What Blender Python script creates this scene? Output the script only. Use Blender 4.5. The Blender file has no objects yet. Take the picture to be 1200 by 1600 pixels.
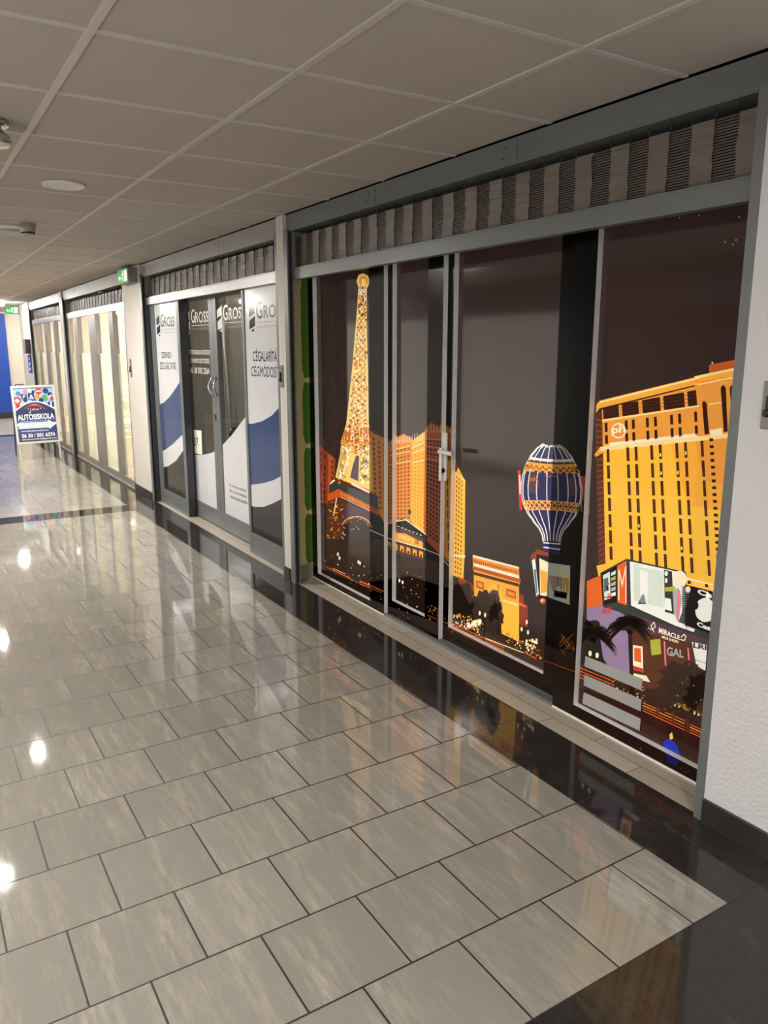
import bpy, bmesh, math, random
from mathutils import Vector, Matrix
random.seed(7)
SC = bpy.context.scene
COL = SC.collection

# ------------------------------------------------------------------ camera
F, YAW, PIT, ROL, EYE = 1211.67, 0.555129, 0.207365, 0.000382, 1.575
def _axes():
    cy, sy, cp, sp, cr, sr = math.cos(YAW), math.sin(YAW), math.cos(PIT), math.sin(PIT), math.cos(ROL), math.sin(ROL)
    fw = Vector((sy*cp, cy*cp, -sp)); r0 = Vector((cy, -sy, 0)); d0 = fw.cross(r0)
    return cr*r0+sr*d0, -sr*r0+cr*d0, fw
AX_R, AX_D, AX_F = _axes()
cd = bpy.data.cameras.new('camera'); cam = bpy.data.objects.new('camera', cd); COL.objects.link(cam)
cd.sensor_fit = 'HORIZONTAL'; cd.sensor_width = 36.0; cd.lens = F/1200*36.0; cd.clip_start = 0.02; cd.clip_end = 100
m3 = Matrix((AX_R, -AX_D, -AX_F)).transposed()
cam.matrix_world = Matrix.Translation((0, 0, EYE)) @ m3.to_4x4()
SC.camera = cam
# ------------------------------------------------------------------ look, world, lamp strengths
SC.view_settings.view_transform = 'Standard'; SC.view_settings.look = 'None'
SC.view_settings.gamma = 1.0; SC.view_settings.use_curve_mapping = False
SC.view_settings.exposure = 0.0
w = bpy.data.worlds.new('world'); SC.world = w; w.use_nodes = True
w.node_tree.nodes['Background'].inputs[0].default_value = (1, 0.95, 0.88, 1)
w.node_tree.nodes['Background'].inputs[1].default_value = 0.0
LAMP = 1000.0          # corridor downlights
SHOP_C = 42.0; SHOP_D = 40.0; SHOP_B = 2.6; FILL_L = 1.1; FILL_LF = .8; ENTRY_FILL = 2.2; HALL = 16.0     # shop ceiling panels, then added fill panels on the unseen left and rear
try:
    SC.cycles.use_denoising = True
    SC.cycles.max_bounces = 10; SC.cycles.diffuse_bounces = 5; SC.cycles.glossy_bounces = 5; SC.cycles.transparent_max_bounces = 16
    SC.cycles.sample_clamp_indirect = 6.0
    SC.cycles.caustics_reflective = False; SC.cycles.caustics_refractive = False
except Exception:
    pass

def ray(px, py):
    return AX_R*((px-600)/F) + AX_D*((py-800)/F) + AX_F
def onx(px, py, x):                       # photo point -> point on a wall plane x = const
    r = ray(px, py); t = x/r.x
    return Vector((x, r.y*t, EYE+r.z*t))
def topx(P):                              # world point -> photo point
    v = Vector(P)-Vector((0, 0, EYE)); z = v.dot(AX_F)
    return (600+F*v.dot(AX_R)/z, 800+F*v.dot(AX_D)/z)

# ------------------------------------------------------------------ materials
MATS = {}
def lin(c):
    return tuple(((v/255)/12.92 if v/255 <= .04045 else ((v/255+.055)/1.055)**2.4) for v in c)
def mat(name, rgb, rough=.5, metal=0, spec=.5, noise=0, nscale=8, bump=0, bscale=60, emit=0, stretch=(1, 1, 1), rgb2=None, srgb=True, detail=4):
    if name in MATS: return MATS[name]
    m = bpy.data.materials.new(name); m.use_nodes = True; nt = m.node_tree; N = nt.nodes; L = nt.links
    b = N['Principled BSDF']; c = lin(rgb) if srgb else rgb
    b.inputs['Base Color'].default_value = (*c, 1); b.inputs['Roughness'].default_value = rough
    b.inputs['Metallic'].default_value = metal; b.inputs['Specular IOR Level'].default_value = spec
    tc = None
    if noise or bump or rgb2:
        tc = N.new('ShaderNodeTexCoord'); mp = N.new('ShaderNodeMapping'); mp.inputs['Scale'].default_value = stretch
        L.new(tc.outputs['Object'], mp.inputs[0])
    if noise or rgb2:
        n = N.new('ShaderNodeTexNoise'); n.inputs['Scale'].default_value = nscale; n.inputs['Detail'].default_value = detail
        L.new(mp.outputs[0], n.inputs['Vector'])
        mx = N.new('ShaderNodeMix'); mx.data_type = 'RGBA'
        rp = N.new('ShaderNodeMapRange'); rp.inputs[1].default_value = .3; rp.inputs[2].default_value = .7
        L.new(n.outputs[0], rp.inputs[0]); L.new(rp.outputs[0], mx.inputs[0])
        c2 = lin(rgb2) if rgb2 else tuple(v*(1-noise) for v in c)
        mx.inputs[6].default_value = (*c, 1); mx.inputs[7].default_value = (*c2, 1)
        L.new(mx.outputs[2], b.inputs['Base Color'])
    if bump:
        n2 = N.new('ShaderNodeTexNoise'); n2.inputs['Scale'].default_value = bscale; n2.inputs['Detail'].default_value = 3
        L.new(mp.outputs[0], n2.inputs['Vector'])
        bp = N.new('ShaderNodeBump'); bp.inputs['Strength'].default_value = bump; bp.inputs['Distance'].default_value = .01
        L.new(n2.outputs[0], bp.inputs['Height']); L.new(bp.outputs[0], b.inputs['Normal'])
    if emit:
        b.inputs['Emission Color'].default_value = (*c, 1); b.inputs['Emission Strength'].default_value = emit
    MATS[name] = m; return m
def glass(name, film=0.0, filmc=(240, 246, 224)):
    if name in MATS: return MATS[name]
    m = bpy.data.materials.new(name); m.use_nodes = True; nt = m.node_tree; N = nt.nodes; L = nt.links
    for n in list(N): N.remove(n)
    o = N.new('ShaderNodeOutputMaterial'); t = N.new('ShaderNodeBsdfTransparent')
    g = N.new('ShaderNodeBsdfGlossy'); g.inputs['Roughness'].default_value = .02
    lw = N.new('ShaderNodeFresnel'); lw.inputs[0].default_value = 1.5; geo = N.new('ShaderNodeNewGeometry')
    fr = N.new('ShaderNodeMath'); fr.operation = 'SUBTRACT'; fr.use_clamp = True        # reflect on the outer skin of the pane only
    L.new(lw.outputs[0], fr.inputs[0]); L.new(geo.outputs['Backfacing'], fr.inputs[1])
    base = t
    if film:
        d = N.new('ShaderNodeBsdfTranslucent'); d.inputs[0].default_value = (*lin(filmc), 1)
        d2 = N.new('ShaderNodeBsdfDiffuse'); d2.inputs[0].default_value = (*lin(filmc), 1)
        a = N.new('ShaderNodeMixShader'); a.inputs[0].default_value = .3
        L.new(d.outputs[0], a.inputs[1]); L.new(d2.outputs[0], a.inputs[2])
        fa = N.new('ShaderNodeMath'); fa.operation = 'SUBTRACT'; fa.use_clamp = True; fa.inputs[0].default_value = film; L.new(geo.outputs['Backfacing'], fa.inputs[1])
        base = N.new('ShaderNodeMixShader'); L.new(fa.outputs[0], base.inputs[0])
        L.new(t.outputs[0], base.inputs[1]); L.new(a.outputs[0], base.inputs[2])
    x = N.new('ShaderNodeMixShader'); L.new(fr.outputs[0], x.inputs[0]); L.new(base.outputs[0], x.inputs[1]); L.new(g.outputs[0], x.inputs[2])
    L.new(x.outputs[0], o.inputs[0]); MATS[name] = m; return m
def emis(name, rgb, s):
    if name in MATS: return MATS[name]
    m = bpy.data.materials.new(name); m.use_nodes = True; N = m.node_tree.nodes
    b = N['Principled BSDF']; b.inputs['Base Color'].default_value = (*(v*.55 for v in lin(rgb)), 1)
    b.inputs['Emission Color'].default_value = (*lin(rgb), 1); b.inputs['Emission Strength'].default_value = s
    MATS[name] = m; return m

def tile_mat(name, c1, c2, grout, pw, ph, x0, y0, stag=.5, gw=.0035, rough=.1, streak=(9, 1.6, 1), gm=.6, rot=False, dark=0.3, spec=.6):
    m = bpy.data.materials.new(name); m.use_nodes = True; nt = m.node_tree; N = nt.nodes; L = nt.links; b = N['Principled BSDF']
    tc = N.new('ShaderNodeTexCoord'); sp = N.new('ShaderNodeSeparateXYZ'); L.new(tc.outputs['Object'], sp.inputs[0])
    def op(o, a, v=None, c=None):
        n = N.new('ShaderNodeMath'); n.operation = o
        for i, q in enumerate((a, v, c)):
            if q is None: continue
            if isinstance(q, (int, float)): n.inputs[i].default_value = q
            else: L.new(q, n.inputs[i])
        return n.outputs[0]
    X, Y = (sp.outputs[1], sp.outputs[0]) if rot else (sp.outputs[0], sp.outputs[1])
    yy = op('DIVIDE', op('SUBTRACT', Y, y0), ph); row = op('FLOOR', yy); fy = op('FRACT', yy)
    par = op('MODULO', op('ADD', row, 1000), 2)
    xx = op('ADD', op('DIVIDE', op('SUBTRACT', X, x0), pw), op('MULTIPLY', par, stag)); colu = op('FLOOR', xx); fx = op('FRACT', xx)
    ex = op('MULTIPLY', op('MINIMUM', fx, op('SUBTRACT', 1, fx)), pw); ey = op('MULTIPLY', op('MINIMUM', fy, op('SUBTRACT', 1, fy)), ph)
    e = op('MINIMUM', ex, ey); g = op('LESS_THAN', e, gw/2)
    cb = N.new('ShaderNodeCombineXYZ'); L.new(row, cb.inputs[0]); L.new(colu, cb.inputs[1])
    wn = N.new('ShaderNodeTexWhiteNoise'); wn.noise_dimensions = '3D'; L.new(cb.outputs[0], wn.inputs['Vector'])
    vm = N.new('ShaderNodeVectorMath'); vm.operation = 'SCALE'; L.new(wn.outputs['Color'], vm.inputs[0]); vm.inputs['Scale'].default_value = 40
    ad = N.new('ShaderNodeVectorMath'); ad.operation = 'ADD'; L.new(tc.outputs['Object'], ad.inputs[0]); L.new(vm.outputs[0], ad.inputs[1])
    mp = N.new('ShaderNodeMapping'); mp.inputs['Scale'].default_value = streak; L.new(ad.outputs[0], mp.inputs[0])
    n1 = N.new('ShaderNodeTexNoise'); n1.inputs['Scale'].default_value = 1.3; n1.inputs['Detail'].default_value = 3; n1.inputs['Distortion'].default_value = .4
    n2 = N.new('ShaderNodeTexNoise'); n2.inputs['Scale'].default_value = 5.0; n2.inputs['Detail'].default_value = 9; n2.inputs['Roughness'].default_value = .72
    L.new(mp.outputs[0], n1.inputs[0]); L.new(mp.outputs[0], n2.inputs[0])
    r2 = N.new('ShaderNodeMapRange'); r2.inputs[1].default_value = .42; r2.inputs[2].default_value = .72; L.new(n2.outputs[0], r2.inputs[0])
    r1 = N.new('ShaderNodeMapRange'); r1.inputs[1].default_value = .4; r1.inputs[2].default_value = .7; L.new(n1.outputs[0], r1.inputs[0])
    f = op('MULTIPLY', op('MULTIPLY', r1.outputs[0], r2.outputs[0]), gm)
    mx = N.new('ShaderNodeMix'); mx.data_type = 'RGBA'; mx.inputs[6].default_value = (*lin(c1), 1); mx.inputs[7].default_value = (*lin(c2), 1)
    L.new(f, mx.inputs[0])
    # dark flecks in the pale veins
    r3 = N.new('ShaderNodeMapRange'); r3.inputs[1].default_value = .58; r3.inputs[2].default_value = .75
    n3 = N.new('ShaderNodeTexNoise'); n3.inputs['Scale'].default_value = 7; n3.inputs['Detail'].default_value = 8; n3.inputs['Roughness'].default_value = .75
    L.new(mp.outputs[0], n3.inputs[0]); L.new(n3.outputs[0], r3.inputs[0])
    fd = op('SUBTRACT', 1, op('MULTIPLY', op('MULTIPLY', r3.outputs[0], r1.outputs[0]), dark))
    val = op('MULTIPLY', op('ADD', .93, op('MULTIPLY', wn.outputs['Value'], .12)), fd)
    sc = N.new('ShaderNodeVectorMath'); sc.operation = 'SCALE'; L.new(mx.outputs[2], sc.inputs[0]); L.new(val, sc.inputs['Scale'])
    m2 = N.new('ShaderNodeMix'); m2.data_type = 'RGBA'; L.new(g, m2.inputs[0]); L.new(sc.outputs[0], m2.inputs[6]); m2.inputs[7].default_value = (*lin(grout), 1)
    L.new(m2.outputs[2], b.inputs['Base Color'])
    L.new(op('ADD', op('MULTIPLY', n2.outputs[0], .03), op('ADD', rough, op('MULTIPLY', g, .5))), b.inputs['Roughness'])
    bp = N.new('ShaderNodeBump'); bp.inputs['Distance'].default_value = .0015; bp.inputs['Strength'].default_value = .5
    L.new(op('SUBTRACT', 1, g), bp.inputs['Height']); L.new(bp.outputs[0], b.inputs['Normal'])
    b.inputs['Specular IOR Level'].default_value = spec
    MATS[name] = m; return m

# ------------------------------------------------------------------ mesh builder
class MB:
    def __init__(s): s.v = []; s.f = []; s.m = []
    def poly(s, pts, m=0):
        i = len(s.v); s.v += [tuple(p) for p in pts]; s.f.append(tuple(range(i, i+len(pts)))); s.m.append(m)
    def box(s, a, b, m=0):
        x0, x1 = sorted((a[0], b[0])); y0, y1 = sorted((a[1], b[1])); z0, z1 = sorted((a[2], b[2])); i = len(s.v)
        s.v += [(x0,y0,z0),(x1,y0,z0),(x1,y1,z0),(x0,y1,z0),(x0,y0,z1),(x1,y0,z1),(x1,y1,z1),(x0,y1,z1)]
        for q in ((0,3,2,1),(4,5,6,7),(0,1,5,4),(1,2,6,5),(2,3,7,6),(3,0,4,7)):
            s.f.append(tuple(i+k for k in q)); s.m.append(m)
    def tube(s, pts, r, m=0, n=8, cap=True):
        pts = [Vector(p) for p in pts]; rings = []
        for k, p in enumerate(pts):
            d = (pts[min(k+1, len(pts)-1)]-pts[max(k-1, 0)]).normalized()
            a = d.orthogonal().normalized() if k == 0 else (rings[-1][1]-d*rings[-1][1].dot(d)).normalized()
            b = d.cross(a); i = len(s.v); rr = r[k] if isinstance(r, (list, tuple)) else r
            s.v += [tuple(p+(a*math.cos(t)+b*math.sin(t))*rr) for t in (2*math.pi*j/n for j in range(n))]
            rings.append((i, a))
        for k in range(len(rings)-1):
            i, j = rings[k][0], rings[k+1][0]
            for q in range(n):
                s.f.append((i+q, i+(q+1) % n, j+(q+1) % n, j+q)); s.m.append(m)
        if cap:
            s.f.append(tuple(reversed(range(rings[0][0], rings[0][0]+n)))); s.m.append(m)
            s.f.append(tuple(range(rings[-1][0], rings[-1][0]+n))); s.m.append(m)
    def lathe(s, prof, c, m=0, n=40, axis='z'):         # prof: (radius, height) pairs
        i = len(s.v)
        for r, h in prof:
            for j in range(n):
                t = 2*math.pi*j/n; p = (r*math.cos(t), r*math.sin(t), h)
                if axis == 'x': p = (p[2], p[0], p[1])
                if axis == 'y': p = (p[0], p[2], p[1])
                s.v.append((c[0]+p[0], c[1]+p[1], c[2]+p[2]))
        for k in range(len(prof)-1):
            for j in range(n):
                a = i+k*n+j; b = i+k*n+(j+1) % n
                s.f.append((a, b, b+n, a+n)); s.m.append(m)
        s.f.append(tuple(i+j for j in reversed(range(n)))); s.m.append(m)
        s.f.append(tuple(i+(len(prof)-1)*n+j for j in range(n))); s.m.append(m)
    def build(s, name, mats, parent=None, bevel=0, smooth=False, xf=None):
        me = bpy.data.meshes.new(name)
        vv = s.v if xf is None else [tuple(xf @ Vector(p)) for p in s.v]
        me.from_pydata(vv, [], s.f)
        if not isinstance(mats, (list, tuple)): mats = [mats]
        for q in mats: me.materials.append(q)
        me.polygons.foreach_set('material_index', s.m)
        if smooth: me.polygons.foreach_set('use_smooth', [True]*len(s.f))
        me.update(); o = bpy.data.objects.new(name, me); COL.objects.link(o)
        if parent:
            o.parent = parent; o.matrix_parent_inverse = Matrix.Translation(-parent.location)
        if bevel:
            md = o.modifiers.new('bevel', 'BEVEL'); md.width = bevel; md.segments = 2; md.limit_method = 'ANGLE'; md.angle_limit = .7
        return o
def tag(o, label, cat, group=None, kind=None):
    o['label'] = label; o['category'] = cat
    if group: o['group'] = group
    if kind: o['kind'] = kind
    return o
def empty(name, loc, label, cat, group=None, kind=None):
    o = bpy.data.objects.new(name, None); o.location = loc; o.empty_display_size = .1; COL.objects.link(o)
    return tag(o, label, cat, group, kind)
def S(name, mb, m, label, cat, **k):
    return tag(mb.build(name, m, **k), label, cat, kind='structure')
def boxmb(*bs):
    q = MB()
    for b in bs: q.box(*b)
    return q

# ------------------------------------------------------------------ flat prints: shapes clipped to a panel
def clip(poly, reg, eps=.02):
    out = poly
    n = len(reg); area = sum(reg[i][0]*reg[(i+1) % n][1]-reg[(i+1) % n][0]*reg[i][1] for i in range(n))
    sg = 1 if area > 0 else -1
    for i in range(n):
        a, b = reg[i], reg[(i+1) % n]; inp = out; out = []
        if not inp: break
        def sd(p): return sg*((b[0]-a[0])*(p[1]-a[1])-(b[1]-a[1])*(p[0]-a[0]))
        for k in range(len(inp)):
            p, q = inp[k], inp[(k+1) % len(inp)]; dp, dq = sd(p), sd(q)
            if dp >= 0: out.append(p)
            if (dp >= 0) != (dq >= 0):
                t = dp/(dp-dq); out.append((p[0]+(q[0]-p[0])*t, p[1]+(q[1]-p[1])*t))
    cl = []
    for p in out:
        if not cl or abs(p[0]-cl[-1][0])+abs(p[1]-cl[-1][1]) > eps: cl.append(p)
    return cl if len(cl) > 2 else None
_tc = {}
def text_mesh(s, bold=0):
    if (s, bold) in _tc: return _tc[(s, bold)]
    cu = bpy.data.curves.new('t', 'FONT'); cu.body = s; cu.offset = bold; cu.resolution_u = 3; cu.fill_mode = 'FRONT'
    o = bpy.data.objects.new('t', cu); COL.objects.link(o); dg = bpy.context.evaluated_depsgraph_get(); dg.update()
    me = bpy.data.meshes.new_from_object(o.evaluated_get(dg))
    V = [(v.co.x, v.co.y) for v in me.vertices]; P = [tuple(p.vertices) for p in me.polygons]
    bpy.data.objects.remove(o); bpy.data.curves.remove(cu); bpy.data.meshes.remove(me)
    x0 = min(v[0] for v in V); x1 = max(v[0] for v in V); y0 = min(v[1] for v in V); y1 = max(v[1] for v in V)
    V = [((x-x0)/(x1-x0), (y-y0)/(y1-y0)) for x, y in V]
    _tc[(s, bold)] = (V, P); return V, P
def bil(q, u, v):                 # q: bl, br, tr, tl
    return tuple((q[0][i]*(1-u)+q[1][i]*u)*(1-v)+(q[3][i]*(1-u)+q[2][i]*u)*v for i in range(2))
class Art:
    """a list of flat coloured shapes in picture order (layer, colour, points)"""
    def __init__(s): s.d = []
    def p(s, l, c, pts): s.d.append((l, c, [tuple(q) for q in pts]))
    def q4(s, l, c, quad, u0, v0, u1, v1): s.p(l, c, [bil(quad, u0, v0), bil(quad, u1, v0), bil(quad, u1, v1), bil(quad, u0, v1)])
    def line(s, l, c, a, b, w, w2=None):
        dx, dy = b[0]-a[0], b[1]-a[1]; L = math.hypot(dx, dy) or 1; nx, ny = -dy/L/2, dx/L/2; w2 = w if w2 is None else w2
        s.p(l, c, [(a[0]+nx*w, a[1]+ny*w), (b[0]+nx*w2, b[1]+ny*w2), (b[0]-nx*w2, b[1]-ny*w2), (a[0]-nx*w, a[1]-ny*w)])
    def path(s, l, c, pts, w):
        for a, b in zip(pts, pts[1:]): s.line(l, c, a, b, w)
    def ell(s, l, c, cx, cy, rx, ry, n=18, a0=0, a1=360):
        s.p(l, c, [(cx+rx*math.cos(math.radians(a0+(a1-a0)*k/n)), cy+ry*math.sin(math.radians(a0+(a1-a0)*k/n))) for k in range(n if a1-a0 >= 360 else n+1)])
    def blob(s, l, c, cx, cy, rx, ry, n=40, j=.18):
        s.p(l, c, [(cx+rx*f*math.cos(2*math.pi*k/n), cy+ry*f*math.sin(2*math.pi*k/n)) for k in range(n) for f in (1+random.uniform(-j, j),)])
    def text(s, l, c, t, quad, bold=0):
        V, P = text_mesh(t, bold)
        for f in P: s.p(l, c, [bil(quad, *V[i]) for i in f])
    def grid(s, l, c, quad, us, vs, du, dv, skip=0):
        for u in us:
            for v in vs:
                if random.random() >= skip: s.q4(l, c, quad, u-du/2, v-dv/2, u+du/2, v+dv/2)
    def panel(s, name, rect, x, pal, parent, step=.00025, inv=None):
        """rect = y0,y1,z0,z1 on the plane; shapes are drawn there as thin layers of ink"""
        y0, y1, z0, z1 = rect
        reg = [topx((x, y0, z0)), topx((x, y1, z0)), topx((x, y1, z1)), topx((x, y0, z1))]
        mb = MB(); used = []
        for l, c, pts in s.d:
            r = clip(pts, reg)
            if r:
                if c not in used: used.append(c)
                mb.poly([onx(a, b, x-step*(l+1)) for a, b in r], used.index(c))
        if not mb.f: return None
        return mb.build(name, [pal(c) for c in used], parent)
BIG = [(-400, -400), (1700, -400), (1700, 2000), (-400, 2000)]

# ------------------------------------------------------------------ shared materials
ALU = mat('grey_aluminium', (112, 116, 117), .36, .1, noise=.12, nscale=3, stretch=(1, .3, 3))
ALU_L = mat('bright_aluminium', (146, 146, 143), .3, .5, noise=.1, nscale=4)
ALU_D = mat('dark_grey_aluminium', (62, 64, 66), .3, .3, noise=.2, nscale=4)
BEAD = mat('white_glazing_edge', (244, 242, 238), .5, noise=.12, nscale=14)
WALLM = mat('white_textured_paint', (208, 208, 210), .75, bump=.55, bscale=75, noise=.05, nscale=3)
WALLP = mat('white_smooth_paint', (208, 202, 194), .65, noise=.05, nscale=3)
BASE = mat('dark_skirting_tile', (48, 46, 45), .3, noise=.25, nscale=6)
BLACK = mat('black_plastic', (14, 14, 15), .4)
CEILM = mat('ceiling_tile', (180, 172, 164), .9, noise=.06, nscale=2.2, bump=.08, bscale=300)
GRIDM = mat('ceiling_grid_paint', (192, 186, 179), .45)
SHUT = mat('shutter_steel', (112, 103, 94), .42, .2, noise=.2, nscale=10)
RODM = mat('shutter_rod', (100, 95, 88), .38, .3)
DARKBOX = mat('shutter_box_dark', (34, 35, 36), .5)
CHROME = mat('chrome', (210, 210, 210), .12, 1)
GREYP = mat('grey_plastic', (120, 118, 115), .5)
WHITEP = mat('white_plastic', (225, 222, 216), .4)

# ------------------------------------------------------------------ floor
FL = tile_mat('pale_stone_tile', (138, 134, 127), (180, 172, 158), (32, 29, 26), .2993, .2995, .234, 1.146, rough=.02, streak=(10, 1.5, 1), gm=.9, dark=.5, gw=.0055)
FL2 = tile_mat('pale_stone_tile_rougher', (146, 141, 133), (180, 172, 158), (32, 29, 26), .2993, .2995, .234, 1.146, rough=.11, streak=(10, 1.5, 1), gm=.9, dark=.5, gw=.0055, spec=.45)  # same tile, paler and rougher to weaken the blue panel's reflection
FD = tile_mat('dark_stone_tile', (44, 41, 39), (78, 73, 70), (40, 37, 35), .2993*2, .599, .84, 1.146, spec=.4, rough=.045, stag=.5, gw=.0025, gm=.6, streak=(6, 5, 1))
FM = tile_mat('matt_hall_tile', (170, 164, 156), (186, 178, 166), (90, 84, 78), .6, .6, 0, 16.1, rough=.4, gm=.4, dark=.2)
FT = tile_mat('threshold_tile', (178, 169, 154), (192, 182, 166), (84, 77, 68), .48, .16, 1.55, 2.275, rough=.25, rot=True, gm=.6, dark=.15)
XR = 2.165                                                   # corridor face of the right wall
mb = MB()
def frect(x0, x1, y0, y1, m): mb.poly([(x0, y0, 0), (x1, y0, 0), (x1, y1, 0), (x0, y1, 0)], m)
frect(-1.8, 1.885, 1.146, 7.735, 0); frect(-1.8, 1.885, 7.735, 8.05, 1); frect(-1.8, 1.885, 8.05, 15.75, 4); frect(-1.8, 1.885, 15.75, 16.1, 1)
frect(-1.8, 1.885, 16.1, 20, 3); frect(-1.8, 1.885, -3, 1.146, 1)
frect(1.885, 2.19, -3, 16.1, 1); frect(1.885, 2.19, 16.1, 20, 3); frect(2.19, 5.2, 1.4, 16.1, 2); frect(2.19, 5.2, 16.1, 20, 3); frect(2.19, 5.2, -3, 1.4, 1)
S('floor', mb, [FL, FD, FT, FM, FL2], 'polished pale tiled corridor floor with dark border tiles', 'floor')

# ------------------------------------------------------------------ ceiling: tiles, grid
ZC = 2.397
q = MB()
q.poly([(-1.8, -3, ZC+.006), (-1.8, 20, ZC+.006), (2.184, 20, ZC+.006), (2.184, -3, ZC+.006)])
q.poly([(2.175, 16.95, ZC+.006), (2.175, 20, ZC+.006), (5.2, 20, ZC+.006), (5.2, 16.95, ZC+.006)])
q.poly([(2.175, -3, ZC+.2), (2.175, 17, ZC+.2), (5.2, 17, ZC+.2), (5.2, -3, ZC+.2)], 1)
S('ceiling', q, [CEILM, DARKBOX], 'suspended ceiling of square off-white tiles', 'ceiling')
q = MB()
for k in range(-4, 3): q.box((.538+.602*k-.012, -3, ZC), (.538+.602*k+.012, 20, ZC+.008))
yk = [1.743+.5935*k for k in range(-8, 31)]
for y in yk: q.box((-1.8, y-.011, ZC+.001), (2.183, y+.011, ZC+.008))
S('trim_1', q, GRIDM, 'white metal grid between the ceiling tiles', 'ceiling grid', bevel=.0008)

# ------------------------------------------------------------------ walls
def wall(name, a, b, m, label): return S(name, boxmb((a, b)), m, label, 'wall')
wall('wall_right', (XR, -3, 0), (2.6, 1.44, ZC), WALLM, 'rough white wall at the right edge of the photo')
q = boxmb(((XR, 4.70, 0), (2.201, 4.745, ZC)), ((XR, 4.742, 0), (2.6, 4.80, ZC)))
wp = S('wall_right.001', q, WALLP, 'narrow white pilaster between the two nearest shops', 'wall')
wall('wall_right.002', (XR, 8.13, 0), (5.2, 8.80, ZC), WALLP, 'wide white pilaster under the nearer green exit sign')
wall('wall_right.003', (XR, 15.75, 0), (5.2, 16.95, ZC), WALLP, 'white wall end beyond the farthest shop')
wall('wall_end', (-1.8, 20, 0), (5.2, 20.1, ZC+.2), mat('end_wall_paint', (214, 206, 190), .7), 'pale wall closing the far end of the corridor')
wall('wall_hall', (5.2, 16.9, 0), (5.3, 20.1, ZC+.2), WALLP, 'side wall of the far hall')
wall('wall_back', (-1.9, -3.1, 0), (2.7, -3, ZC+.2), WALLP, 'white wall closing the corridor behind the viewer')
q = MB()
for x in (-1.6, -.3, 1.0): q.box((x, -3, .12), (x+1.15, -2.985, 2.15))
S('window_11', q, emis('entry_fill_glow', (246, 250, 255), ENTRY_FILL), 'unseen glowing panels added behind the viewer as fill light', 'window')  # emitter added out of view to brighten faces turned towards the viewer
q = MB(); q.box((-1.9, -3, 0), (-1.8, 20, ZC))
lw = S('wall_left', q, WALLP, 'white wall along the left side of the corridor', 'wall')
q = MB()
for y, y2 in ((-2.9, .4), (.6, 3.8)): q.box((-1.8, y, .1), (-1.79, y2, 1.98), 0)
for y, y2 in ((6.4, 8.7), (9.2, 12.0)): q.box((-1.8, y, .1), (-1.79, y2, 1.98), 1)
S('window_9', q, [emis('fill_window_near', (255, 250, 242), FILL_L), emis('fill_window_far', (255, 250, 242), FILL_LF)], 'unseen glowing shop windows added on the left for fill light and reflections', 'window')  # added emitters that light the right wall and ceiling from out of view
S('window_10', boxmb(((-1.8, 3.9, .1), (-1.79, 6.3, 2.0))), mat('added_dark_glass', (26, 26, 28), .1), 'unseen dark panel added on the left to darken the reflection in the print', 'window')  # added so the glossy print reflects something dark here
q = MB(); q.box((-1.8, -3, 2.02), (-1.77, 13, ZC))
for y in (-3, 12.4): q.box((-1.8, y, 0), (-1.77, y+2, 2.02))
q.box((-1.8, 14.4, 0), (-1.77, 20, 2.02))
S('trim_2', q, ALU_D, 'dark grey fascia over the left side shops', 'fascia')
def skirt(n, *bs): S('baseboard_right'+n, boxmb(*bs), BASE, 'dark tile skirting at the foot of the right wall', 'baseboard', bevel=.002)
skirt('', ((XR-.012, -3, 0), (XR, 1.438, .092)))
skirt('.001', ((XR-.01, 4.702, 0), (XR, 4.80, .095)))
skirt('.002', ((XR-.01, 8.13, 0), (XR, 8.80, .095)))
skirt('.003', ((XR-.01, 15.75, 0), (XR, 16.95, .095)))
for i, t in enumerate(('below the rough white wall', 'at the foot of the narrow pilaster', 'at the foot of the wide pilaster', 'at the foot of the far wall end')):
    bpy.data.objects['baseboard_right'+('' if i == 0 else '.00%d' % i)]['label'] = 'dark tile skirting '+t
# painted reveal on the narrow pilaster
q = MB(); q.box((2.201, 4.738, .1), (2.35, 4.742, 2.06))
rv = q.build('painted_reveal', mat('olive_beige_paint', (216, 202, 136), .7, rgb2=(200, 196, 124), nscale=2), wp)
q = MB()
for z0, z1 in ((.1, .46), (.48, .92), (.94, 1.36), (1.38, 2.04)):
    pts = [(2.349, 4.7372, z0+.01)]
    n = 12
    for k in range(n+1):
        z = z0+(z1-z0)*k/n; e = min(k, n-k)
        pts.append((2.297+random.uniform(-.003, .003)+(.018 if e == 0 else .005 if e == 1 else 0), 4.7372, z))
    pts.append((2.349, 4.7372, z1-.01)); q.poly(pts)
g = q.build('green_paint_swatch', mat('leaf_green_paint', (72, 118, 26), .6), rv); g['label'] = 'dark green brushed paint patches'
q = boxmb(((2.201, 4.733, 0), (2.275, 4.742, .1)), ((2.2765, 4.733, 0), (2.35, 4.742, .1)))
q.build('reveal_tile', mat('beige_wall_tile', (150, 138, 124), .3, noise=.1, nscale=9), wp)

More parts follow.
